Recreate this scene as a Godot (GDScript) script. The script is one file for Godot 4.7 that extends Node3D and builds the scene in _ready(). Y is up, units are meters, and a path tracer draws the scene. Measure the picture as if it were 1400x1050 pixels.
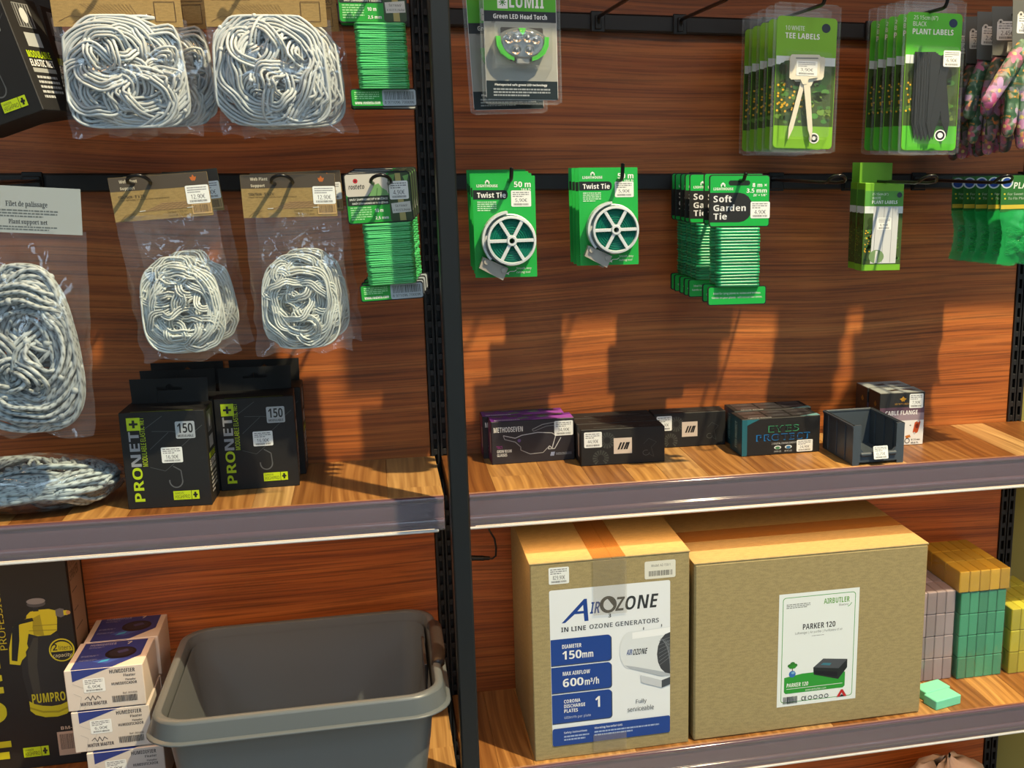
extends Node3D
# ------------------------------------------------------------------ mesh collector
class B:
	var v := PackedVector3Array()
	var n := PackedVector3Array()
	var c := PackedColorArray()
	var u := PackedVector2Array()
	var ix := PackedInt32Array()
	var col := Color(1, 1, 1)
	var xf := Transform3D.IDENTITY
	static func K(r: float, g: float, b: float) -> Color:
		return Color(r / 255.0, g / 255.0, b / 255.0).srgb_to_linear()
	func vert(p: Vector3, nn: Vector3, t := Vector2.ZERO) -> int:
		v.append(xf * p)
		n.append((xf.basis * nn).normalized())
		c.append(col)
		u.append(t)
		return v.size() - 1
	# corners counter-clockwise as seen from outside
	func quad(a: Vector3, b: Vector3, cc: Vector3, d: Vector3, uv: Array = []) -> void:
		var nn := (b - a).cross(cc - a)
		if nn.length() < 1e-14:
			nn = (cc - a).cross(d - a)
		nn = nn.normalized()
		var k := vert(a, nn, uv[0] if uv else Vector2.ZERO)
		vert(b, nn, uv[1] if uv else Vector2.ZERO)
		vert(cc, nn, uv[2] if uv else Vector2.ZERO)
		vert(d, nn, uv[3] if uv else Vector2.ZERO)
		ix.append_array([k, k + 2, k + 1, k, k + 3, k + 2])
	func tri(a: Vector3, b: Vector3, cc: Vector3) -> void:
		var nn := (b - a).cross(cc - a).normalized()
		var k := vert(a, nn)
		vert(b, nn)
		vert(cc, nn)
		ix.append_array([k, k + 2, k + 1])
	func face(pts: Array, mid: Vector3) -> void:
		var a: Vector3 = pts[0]
		var nn: Vector3 = (pts[1] - a).cross(pts[2] - a)
		if nn.dot(a - mid) < 0:
			pts.reverse()
		if pts.size() == 3:
			tri(pts[0], pts[1], pts[2])
		else:
			var q: Array = []
			for p in pts:
				var w: Vector3 = p
				var m: Vector3 = (pts[1] - pts[0]).cross(pts[2] - pts[0]).abs()
				if m.x > m.y and m.x > m.z:
					q.append(Vector2(w.z, w.y))
				elif m.y > m.z:
					q.append(Vector2(w.x, w.z))
				else:
					q.append(Vector2(w.x, w.y))
			quad(pts[0], pts[1], pts[2], pts[3], q)
	# bevelled box from its lowest to its highest corner; uv in metres
	func box(lo: Vector3, hi: Vector3, bv := 0.0006) -> void:
		var mid := (lo + hi) / 2.0
		var h := (hi - lo) / 2.0
		bv = minf(bv, minf(h.x, minf(h.y, h.z)) * 0.8)
		var P := func(s: Vector3, ax: int) -> Vector3:
			var e := Vector3(h.x - bv, h.y - bv, h.z - bv)
			e[ax] = h[ax]
			return mid + s * e
		for ax in 3:
			var a1 := (ax + 1) % 3
			var a2 := (ax + 2) % 3
			for sg in [-1.0, 1.0]:
				var f: Array = []
				for w in [[-1, -1], [1, -1], [1, 1], [-1, 1]]:
					var s := Vector3.ZERO
					s[ax] = sg
					s[a1] = w[0]
					s[a2] = w[1]
					f.append(P.call(s, ax))
				face(f, mid)
				for sh in [-1.0, 1.0]:
					var s1 := Vector3.ZERO
					s1[ax] = sg
					s1[a1] = sh
					s1[a2] = -1
					var s2 := s1
					s2[a2] = 1
					face([P.call(s1, ax), P.call(s2, ax), P.call(s2, a1), P.call(s1, a1)], mid)
		for x in [-1, 1]:
			for y in [-1, 1]:
				for z in [-1, 1]:
					var s := Vector3(x, y, z)
					face([P.call(s, 0), P.call(s, 1), P.call(s, 2)], mid)
	func tube(p: PackedVector3Array, r: float, sides := 6, closed := false, cf = null, flat := 1.0) -> void:
		var m := p.size()
		var up := Vector3(0.31, 0.87, 0.4).normalized()
		var base := v.size()
		for i in m:
			var a := p[(i - 1 + m) % m] if closed or i > 0 else p[i]
			var b := p[(i + 1) % m] if closed or i < m - 1 else p[i]
			var t := (b - a).normalized()
			if t.length() < 0.5:
				t = Vector3.RIGHT
			var s := t.cross(up)
			if s.length() < 0.05:
				s = t.cross(Vector3(1, 0.1, 0.2))
			s = s.normalized()
			up = s.cross(t).normalized()
			for j in sides:
				var an := TAU * j / sides
				var d := s * cos(an) + up * sin(an) * flat
				if cf != null:
					col = cf.call(i, j)
				vert(p[i] + d * r, d)
		var last := m if closed else m - 1
		for i in last:
			var i2 := (i + 1) % m
			for j in sides:
				var j2 := (j + 1) % sides
				var q0 := base + i * sides + j
				var q1 := base + i2 * sides + j
				var q2 := base + i2 * sides + j2
				var q3 := base + i * sides + j2
				ix.append_array([q0, q1, q2, q0, q2, q3])
		if not closed:
			for e in [0, m - 1]:
				var t := (p[1] - p[0]).normalized() if e == 0 else (p[m - 2] - p[m - 1]).normalized()
				var k := vert(p[e] - t * r * 0.4, -t)
				for j in sides:
					var q0: int = base + e * sides + j
					var q1: int = base + e * sides + (j + 1) % sides
					ix.append_array([k, q0, q1] if e == 0 else [k, q1, q0])
	# profile of (radius, height) turned about the y axis
	func lathe(prof: Array, seg := 24) -> void:
		for k in prof.size() - 1:
			var a: Vector2 = prof[k]
			var b: Vector2 = prof[k + 1]
			var d := (b - a).normalized()
			var base := v.size()
			for i in seg + 1:
				var an := TAU * i / seg
				var nn := Vector3(cos(an) * d.y, -d.x, sin(an) * d.y)
				vert(Vector3(cos(an) * a.x, a.y, sin(an) * a.x), nn)
				vert(Vector3(cos(an) * b.x, b.y, sin(an) * b.x), nn)
			for i in seg:
				var q := base + i * 2
				ix.append_array([q, q + 1, q + 2, q + 1, q + 3, q + 2])
	# flat polygon (x right, y up) between two depths
	func slab(poly: PackedVector2Array, z0: float, z1: float, walls := true) -> void:
		var t := Geometry2D.triangulate_polygon(poly)
		for s in [0, 1]:
			var z := z1 if s else z0
			var nn := Vector3(0, 0, 1 if s else -1)
			var base := v.size()
			for p in poly:
				vert(Vector3(p.x, p.y, z), nn, p)
			for i in range(0, t.size(), 3):
				var a := poly[t[i]]
				var ccw := (poly[t[i + 1]] - a).cross(poly[t[i + 2]] - a) > 0
				if ccw == (s == 1):
					ix.append_array([base + t[i], base + t[i + 2], base + t[i + 1]])
				else:
					ix.append_array([base + t[i], base + t[i + 1], base + t[i + 2]])
			if not walls and s == 0:
				pass
		if walls:
			var m := poly.size()
			var cwise := Geometry2D.is_polygon_clockwise(poly)
			for i in m:
				var a := poly[i]
				var b := poly[(i + 1) % m]
				if cwise:
					var w := a
					a = b
					b = w
				quad(Vector3(a.x, a.y, z0), Vector3(b.x, b.y, z0), Vector3(b.x, b.y, z1), Vector3(a.x, a.y, z1))
	# smooth sheet of nx by ny cells through f(i, j)
	func grid(nx: int, ny: int, f: Callable, cf = null, wrap := false) -> void:
		var g: Array = []
		for j in ny + 1:
			for i in nx + 1:
				g.append(f.call(i, j))
		var w := nx + 1
		var base := v.size()
		for j in ny + 1:
			for i in nx + 1:
				var l: Vector3 = g[j * w + (i - 1 if i > 0 else (nx - 1 if wrap else 0))]
				var r: Vector3 = g[j * w + (i + 1 if i < nx else (1 if wrap else nx))]
				var d: Vector3 = g[maxi(j - 1, 0) * w + i]
				var t: Vector3 = g[mini(j + 1, ny) * w + i]
				var nn := (r - l).cross(t - d)
				if nn.length() < 1e-12:
					nn = Vector3(0, 0, 1)
				if cf != null:
					col = cf.call(i, j)
				vert(g[j * w + i], nn.normalized(), Vector2(float(i) / nx, float(j) / ny))
		for j in ny:
			for i in nx:
				var q := base + j * w + i
				ix.append_array([q, q + w + 1, q + 1, q, q + w, q + w + 1])
	func ball(at: Vector3, r: Vector3, a := 8, b := 6) -> void:
		var base := v.size()
		for j in b + 1:
			for i in a + 1:
				var th := PI * j / b
				var ph := TAU * i / a
				var d := Vector3(sin(th) * cos(ph), cos(th), sin(th) * sin(ph))
				vert(at + d * r, d / r)
		for j in b:
			for i in a:
				var q := base + j * (a + 1) + i
				ix.append_array([q, q + 1, q + a + 2, q, q + a + 2, q + a + 1])
	func mesh() -> ArrayMesh:
		for t in range(0, ix.size(), 3):
			var i0 := ix[t]
			var i1 := ix[t + 1]
			var i2 := ix[t + 2]
			if (v[i2] - v[i0]).cross(v[i1] - v[i0]).dot(n[i0] + n[i1] + n[i2]) < 0.0:
				ix[t + 1] = i2
				ix[t + 2] = i1
		var a: Array = []
		a.resize(Mesh.ARRAY_MAX)
		a[Mesh.ARRAY_VERTEX] = v
		a[Mesh.ARRAY_NORMAL] = n
		a[Mesh.ARRAY_COLOR] = c
		a[Mesh.ARRAY_TEX_UV] = u
		a[Mesh.ARRAY_INDEX] = ix
		var m := ArrayMesh.new()
		m.add_surface_from_arrays(Mesh.PRIMITIVE_TRIANGLES, a)
		return m

# ------------------------------------------------------------------ flat print on a face: x right, y down from the top left corner, in units of sx, sy metres
class P extends B:
	var sx := 0.001
	var sy := 0.001
	var lay := 1
	var rng := RandomNumberGenerator.new()
	static var glyphs := {}
	static var fonts := {}
	func _init(kx := 0.001, ky := 0.0, at := Transform3D.IDENTITY) -> void:
		sx = kx
		sy = ky if ky > 0 else kx
		xf = at
		rng.seed = 7
	func q(x: float, y: float) -> Vector3:
		return Vector3(x * sx, -y * sy, 0.00012 + lay * 1.6e-5)
	func poly(pts: Array, cl: Color) -> void:
		col = cl
		var pp := PackedVector2Array()
		for p in pts:
			pp.append(Vector2(p[0], p[1]) if p is Array else p)
		var t := Geometry2D.triangulate_polygon(pp)
		var base := v.size()
		for p in pp:
			vert(q(p.x, p.y), Vector3(0, 0, 1))
		for i in range(0, t.size(), 3):
			var a := pp[t[i]]
			if (pp[t[i + 1]] - a).cross(pp[t[i + 2]] - a) > 0:
				ix.append_array([base + t[i], base + t[i + 1], base + t[i + 2]])
			else:
				ix.append_array([base + t[i], base + t[i + 2], base + t[i + 1]])
		lay += 1
	func rect(x0: float, y0: float, x1: float, y1: float, cl: Color) -> void:
		poly([Vector2(x0, y0), Vector2(x1, y0), Vector2(x1, y1), Vector2(x0, y1)], cl)
	func rrect(x0: float, y0: float, x1: float, y1: float, r: float, cl: Color, only_right := false) -> void:
		var a: Array = []
		for k in [[x1 - r, y0 + r, -90], [x1 - r, y1 - r, 0], [x0 + r, y1 - r, 90], [x0 + r, y0 + r, 180]]:
			if only_right and k[2] >= 90:
				a.append(Vector2(x0, y1 if k[2] == 90 else y0))
				continue
			for i in 5:
				var an := deg_to_rad(k[2] + 22.5 * i)
				a.append(Vector2(k[0] + cos(an) * r, k[1] + sin(an) * r))
		poly(a, cl)
	func ell(x: float, y: float, rx: float, ry: float, cl: Color, seg := 20) -> void:
		var a: Array = []
		for i in seg:
			a.append(Vector2(x + cos(TAU * i / seg) * rx, y + sin(TAU * i / seg) * ry))
		poly(a, cl)
	func line(pts: Array, w: float, cl: Color) -> void:
		for i in pts.size() - 1:
			var a := Vector2(pts[i][0], pts[i][1])
			var b := Vector2(pts[i + 1][0], pts[i + 1][1])
			var d := (b - a).normalized().orthogonal() * w / 2.0
			poly([a + d, b + d, b - d, a - d], cl)
			lay -= 1
		lay += 1
	func arc(x: float, y: float, rx: float, ry: float, a0: float, a1: float, w: float, cl: Color) -> void:
		var a: Array = []
		for i in 17:
			var t := deg_to_rad(lerpf(a0, a1, i / 16.0))
			a.append([x + cos(t) * rx, y + sin(t) * ry])
		line(a, w, cl)
	static func glyph(s: String, face: String) -> Array:
		var key := s + "|" + face
		if not glyphs.has(key):
			if not fonts.has(face):
				var f := SystemFont.new()
				f.font_names = PackedStringArray(["Droid Serif" if face.begins_with("serif") else "Droid Sans"])
				f.font_weight = 700 if face.ends_with("bold") else 400
				fonts[face] = f
			var m := TextMesh.new()
			m.font = fonts[face]
			m.text = s
			m.font_size = 32
			m.pixel_size = 0.01
			m.depth = 0.0
			m.curve_step = 3.0
			var a := m.get_mesh_arrays()
			var vs: PackedVector3Array = a[Mesh.ARRAY_VERTEX]
			var box := AABB(vs[0], Vector3.ZERO) if vs.size() else AABB()
			for w in vs:
				box = box.expand(w)
			glyphs[key] = [vs, a[Mesh.ARRAY_INDEX], box]
		return glyphs[key]
	# lettering fitted into a rectangle; turn 1 reads upwards, slant leans it
	func text(s: String, x0: float, y0: float, x1: float, y1: float, cl: Color, face := "bold", turn := 0, slant := 0.0) -> void:
		var g := glyph(s, face)
		var vs: PackedVector3Array = g[0]
		var box: AABB = g[2]
		if vs.is_empty():
			return
		col = cl
		var base := v.size()
		for w in vs:
			var a := (w.x - box.position.x) / maxf(box.size.x, 1e-6)
			var b := (w.y - box.position.y) / maxf(box.size.y, 1e-6)
			if turn == 1:
				vert(q(lerpf(x1, x0, b), lerpf(y1, y0, a)), Vector3(0, 0, 1))
			else:
				vert(q(lerpf(x0, x1, a) + slant * b * (y1 - y0), lerpf(y1, y0, b)), Vector3(0, 0, 1))
		for k in g[1]:
			ix.append(base + k)
		lay += 1
	func bars(x0: float, y0: float, x1: float, y1: float, cl := Color(0.02, 0.02, 0.02)) -> void:
		var x := x0
		while x < x1 - 0.3:
			var w := (x1 - x0) * rng.randf_range(0.008, 0.028)
			rect(x, y0, minf(x + w, x1), y1, cl)
			lay -= 1
			x += w + (x1 - x0) * rng.randf_range(0.01, 0.026)
		lay += 1
	# lines of print too small to read
	func lines(x0: float, y0: float, x1: float, y1: float, count: int, cl: Color) -> void:
		var st := (y1 - y0) / count
		for k in count:
			var x := x0
			var end := x1 if k < count - 1 else lerpf(x0, x1, rng.randf_range(0.5, 0.9))
			while x < end - 0.5:
				var w := minf(rng.randf_range(1.5, 6.0), end - x)
				rect(x, y0 + st * k, x + w, y0 + st * k + st * 0.5, cl)
				lay -= 1
				x += w + 0.8
		lay += 1
	func price(x0: float, y0: float, x1: float, y1: float, s: String) -> void:
		var w := x1 - x0
		var h := y1 - y0
		var k := Color(0.03, 0.03, 0.04)
		rrect(x0, y0, x1, y1, minf(w, h) * 0.08, B.K(226, 228, 226))
		lines(x0 + w * 0.08, y0 + h * 0.1, x1 - w * 0.1, y0 + h * 0.46, 3, B.K(128, 130, 134))
		text(s, x0 + w * 0.2, y0 + h * 0.5, x1 - w * 0.2, y0 + h * 0.74, k, "regular")
		bars(x0 + w * 0.12, y0 + h * 0.8, x1 - w * 0.14, y0 + h * 0.92)
	# printed picture of a flower bed
	func garden(x0: float, y0: float, x1: float, y1: float, sd: int) -> void:
		rng.seed = sd
		rect(x0, y0, x1, y1, B.K(62, 82, 42))
		rect(x0, y0, x1, lerpf(y0, y1, 0.12), B.K(206, 214, 214))
		for k in 16:
			var rr := (x1 - x0) * rng.randf_range(0.06, 0.13)
			var cx := rng.randf_range(x0 + rr, x1 - rr)
			ell(cx, lerpf(y0, y1, rng.randf_range(0.12, 0.4)) + rr * 0.4, rr, rr * 1.2, B.K(30 + rng.randi() % 40, 46 + rng.randi() % 36, 20), 9)
		for k in 80:
			var rr := (x1 - x0) * rng.randf_range(0.02, 0.08)
			var gg := 60 + rng.randi() % 100
			var cl := B.K(gg * rng.randf_range(0.55, 0.85), gg, gg * 0.42)
			ell(rng.randf_range(x0 + rr, x1 - rr), lerpf(y0, y1, rng.randf_range(0.36, 0.95)), rr, rr * 0.7, cl, 8)
			lay -= 1
		lay += 1
		for k in 30:
			var rr := (x1 - x0) * 0.02
			ell(lerpf(x0, x1, 0.04 + 0.42 * pow(rng.randf(), 1.5)), lerpf(y0, y1, rng.randf_range(0.36, 0.8)), rr, rr, B.K(216, 168, 40), 6)
			lay -= 1
		lay += 1

# ------------------------------------------------------------------ scene helpers
var M := {}
var rg := RandomNumberGenerator.new()
var noise := FastNoiseLite.new()
var used := {}
const ORD := ["frontmost", "second from the front", "third from the front", "fourth from the front", "fifth from the front", "sixth from the front", "rearmost"]

func K(r: float, g: float, b: float) -> Color:
	return B.K(r, g, b)
func mat(called: String, r: float, g: float, b: float, rough := 0.5, metal := 0.0) -> StandardMaterial3D:
	var m := StandardMaterial3D.new()
	m.resource_name = called
	m.albedo_color = Color(r / 255.0, g / 255.0, b / 255.0)
	m.roughness = rough
	m.metallic = metal
	M[called] = m
	return m
func vmat(called: String, rough: float, coat := 0.0) -> StandardMaterial3D:
	var m := mat(called, 255, 255, 255, rough)
	m.vertex_color_use_as_albedo = true
	if coat > 0:
		m.clearcoat_enabled = true
		m.clearcoat = coat
		m.clearcoat_roughness = 0.1
	return m
func clear(called: String, r: float, g: float, b: float, alpha: float, rough := 0.05) -> StandardMaterial3D:
	var m := mat(called, r, g, b, rough)
	m.transparency = BaseMaterial3D.TRANSPARENCY_ALPHA
	m.albedo_color.a = alpha
	m.cull_mode = BaseMaterial3D.CULL_DISABLED
	return m
func numbered(called: String) -> String:
	var k: int = used.get(called, 0)
	used[called] = k + 1
	return called if k == 0 else "%s_%03d" % [called, k]
func thing(called: String, label: String, category: String, at := Vector3.ZERO, rot := Vector3.ZERO, group := "") -> Node3D:
	var o := Node3D.new()
	o.name = numbered(called)
	add_child(o)
	o.position = at
	o.rotation_degrees = rot
	o.set_meta("label", label)
	o.set_meta("category", category)
	if group:
		o.set_meta("group", group)
	return o
func part(parent: Node, called: String, b, m: Material, label := "") -> MeshInstance3D:
	var o := MeshInstance3D.new()
	o.name = called
	o.mesh = b.mesh() if b is B else b
	o.material_override = m
	parent.add_child(o, true)
	if label:
		o.set_meta("label", label)
	return o
func structure(called: String, b, m: Material) -> MeshInstance3D:
	var o := part(self, called, b, m)
	o.set_meta("kind", "structure")
	return o
func copy(o: Node3D, label: String, at: Vector3, rot = null) -> Node3D:
	var base := String(o.name).rstrip("0123456789").trim_suffix("_")
	var c: Node3D = o.duplicate()
	c.name = numbered(base)
	add_child(c)
	c.position = at
	if rot != null:
		c.rotation_degrees = rot
	c.set_meta("label", label)
	return c
func rounded(w: float, h: float, r: float, x := 0.0, y := 0.0) -> PackedVector2Array:
	# rounded rectangle hanging down from (x, y)
	var a := PackedVector2Array()
	for k in [[x + w - r, y - r, 90], [x + w - r, y - h + r, 0], [x + r, y - h + r, -90], [x + r, y - r, -180]]:
		for i in 5:
			var an := deg_to_rad(k[2] - 22.5 * i)
			a.append(Vector2(k[0] + cos(an) * r, k[1] + sin(an) * r))
	return a
func face_left(d: float) -> Transform3D:
	return Transform3D(Basis(Vector3(0, 0, 1), Vector3(0, 1, 0), Vector3(-1, 0, 0)), Vector3(0, 0, -d))
func face_right(w: float) -> Transform3D:
	return Transform3D(Basis(Vector3(0, 0, -1), Vector3(0, 1, 0), Vector3(1, 0, 0)), Vector3(w, 0, 0))
func face_top(d: float) -> Transform3D:
	return Transform3D(Basis(Vector3(1, 0, 0), Vector3(0, 0, -1), Vector3(0, 1, 0)), Vector3(0, 0, -d))
func carton(parent: Node, w: float, h: float, d: float, m: Material, called := "carton", bv := 0.0008) -> MeshInstance3D:
	var b := B.new()
	b.box(Vector3(0, -h, -d), Vector3(w, 0, 0), bv)
	return part(parent, called, b, m)
func image_of(w: int, h: int, f: Callable) -> ImageTexture:
	var d := PackedByteArray()
	d.resize(w * h * 3)
	var k := 0
	for y in h:
		for x in w:
			var cl: Color = f.call(x, y)
			d[k] = clampi(int(cl.r * 255), 0, 255)
			d[k + 1] = clampi(int(cl.g * 255), 0, 255)
			d[k + 2] = clampi(int(cl.b * 255), 0, 255)
			k += 3
	var im := Image.create_from_data(w, h, false, Image.FORMAT_RGB8, d)
	im.generate_mipmaps()
	return ImageTexture.create_from_image(im)

func _ready() -> void:
	rg.seed = 11
	noise.seed = 5
	noise.frequency = 1.0
	noise.noise_type = FastNoiseLite.TYPE_SIMPLEX_SMOOTH
	noise.fractal_type = FastNoiseLite.FRACTAL_NONE
	# camera: a crop off the middle of a wider picture, so the lens is shifted
	var cam := Camera3D.new()
	cam.name = "camera"
	add_child(cam)
	var f := 1572.1
	cam.near = 0.05
	cam.far = 40.0
	cam.projection = Camera3D.PROJECTION_FRUSTUM
	cam.keep_aspect = Camera3D.KEEP_HEIGHT
	cam.size = 1050.0 / f * cam.near
	cam.frustum_offset = Vector2((700.0 - 931.5) / f, (584.4 - 525.0) / f) * cam.near
	cam.position = Vector3(-0.08337, 1.5, 1.77818)
	cam.rotation = Vector3(-0.2291, -0.2611, 0.0037)
	cam.current = true
	# environment: the shop is closed, light comes from its lamps
	var we := WorldEnvironment.new()
	we.name = "environment"
	var en := Environment.new()
	en.background_mode = Environment.BG_COLOR
	en.background_color = Color(0.02, 0.02, 0.02)
	en.ambient_light_source = Environment.AMBIENT_SOURCE_DISABLED
	en.tonemap_mode = Environment.TONE_MAPPER_LINEAR
	en.tonemap_exposure = 1.0
	en.sdfgi_enabled = true
	en.ssao_enabled = true
	en.ssil_enabled = true
	we.environment = en
	add_child(we)
	materials()
	lamps()
	room()
	shelving()
	hooks_and_bars()
	cartons_on_middle_shelf()
	goods_on_lower_shelf()
	left_lower_goods()
	hanging_cards()
	hanging_blisters()
	bags()
	gloves()

func lamps() -> void:
	# track spotlight above and to the right, the source of the hard shadows
	var at := Vector3(1.31, 4.2, 1.62)
	var aim := Vector3(0.25, 1.15, 0.1)
	var dir := (aim - at).normalized()
	var sp := thing("track_spotlight", "black track spotlight aimed down at the shelves from the ceiling", "spotlight", at)
	sp.basis = Basis.looking_at(dir, Vector3.UP)
	var b := B.new()
	b.xf = Transform3D(Basis(Vector3.RIGHT, -PI / 2), Vector3.ZERO)
	b.lathe([Vector2(0.0, -0.17), Vector2(0.045, -0.17), Vector2(0.052, -0.16), Vector2(0.052, -0.004), Vector2(0.047, -0.004), Vector2(0.044, -0.03), Vector2(0.0, -0.03)], 28)
	part(sp, "housing", b, M.black_metal)
	b = B.new()
	b.xf = Transform3D(Basis(Vector3.RIGHT, -PI / 2), Vector3.ZERO)
	b.lathe([Vector2(0.0, -0.022), Vector2(0.043, -0.022), Vector2(0.043, -0.028), Vector2(0.0, -0.028)], 24)
	var glow := mat("lamp_glow_warm", 255, 236, 206, 0.4)
	glow.emission_enabled = true
	glow.emission = Color(1, 0.86, 0.68)
	glow.emission_energy_multiplier = 6.0
	part(sp, "lamp_lens", b, glow)
	b = B.new()
	b.tube(PackedVector3Array([Vector3(0, 0, 0.1), Vector3(0, 0.06, 0.12), Vector3(0, 0.16, 0.12)]), 0.008, 8)
	part(sp, "bracket", b, M.black_metal)
	var l := SpotLight3D.new()
	l.name = "spot"
	l.position = at + dir * 0.03
	add_child(l)
	l.look_at_from_position(at + dir * 0.03, aim, Vector3.UP)
	l.light_color = Color(1.0, 0.92, 0.74)
	l.light_energy = SPOT
	l.spot_range = 9.0
	l.spot_attenuation = 2.0
	l.spot_angle = 34.0
	l.spot_angle_attenuation = 0.8
	l.light_size = 0.035
	l.shadow_enabled = true
	# cool LED panels set in the ceiling
	var cool := mat("lamp_glow_cool", 240, 246, 255, 0.5)
	cool.emission_enabled = true
	cool.emission = Color(0.86, 0.93, 1.0)
	cool.emission_energy_multiplier = 2.2
	for k in PANELS.size():
		var p: Vector3 = PANELS[k]
		var o := thing("ceiling_light", "square cool white ceiling light panel " + ["in the %s of the %s row" % [["left", "middle", "right"][k % 3], ["first", "second", "third"][k / 3]]][0], "ceiling light", p, Vector3.ZERO, "ceiling light panels")
		var fr := B.new()
		for s in [[-0.62, -0.62, 0.62, -0.58], [-0.62, 0.58, 0.62, 0.62], [-0.62, -0.58, -0.58, 0.58], [0.58, -0.58, 0.62, 0.58]]:
			fr.box(Vector3(s[0], 0, s[1]), Vector3(s[2], 0.05, s[3]), 0.002)
		part(o, "frame", fr, M.white_metal)
		var di := B.new()
		di.box(Vector3(-0.58, 0.02, -0.58), Vector3(0.58, 0.04, 0.58), 0.002)
		part(o, "diffuser", di, cool)
		var a := AreaLight3D.new()
		a.name = "panel_light"
		a.position = p + Vector3(0, 0.012, 0)
		a.rotation_degrees = Vector3(-90, 0, 0)
		a.area_size = Vector2(1.16, 1.16)
		a.light_color = Color(0.76, 0.9, 1.0)
		a.light_energy = PANEL
		a.area_range = 14.0
		a.area_attenuation = 2.0
		a.shadow_enabled = true
		add_child(a, true)

const SPOT := 24.0
const PANEL := 1.8
const STRIP := 0.13
const PANELS := [Vector3(-2.4, 4.33, 3.2), Vector3(0.3, 4.33, 3.2), Vector3(3.0, 4.33, 3.2), Vector3(-2.4, 4.33, 5.6), Vector3(0.3, 4.33, 5.6), Vector3(3.0, 4.33, 5.6), Vector3(-2.4, 4.33, 8.0), Vector3(0.3, 4.33, 8.0), Vector3(3.0, 4.33, 8.0)]

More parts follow.
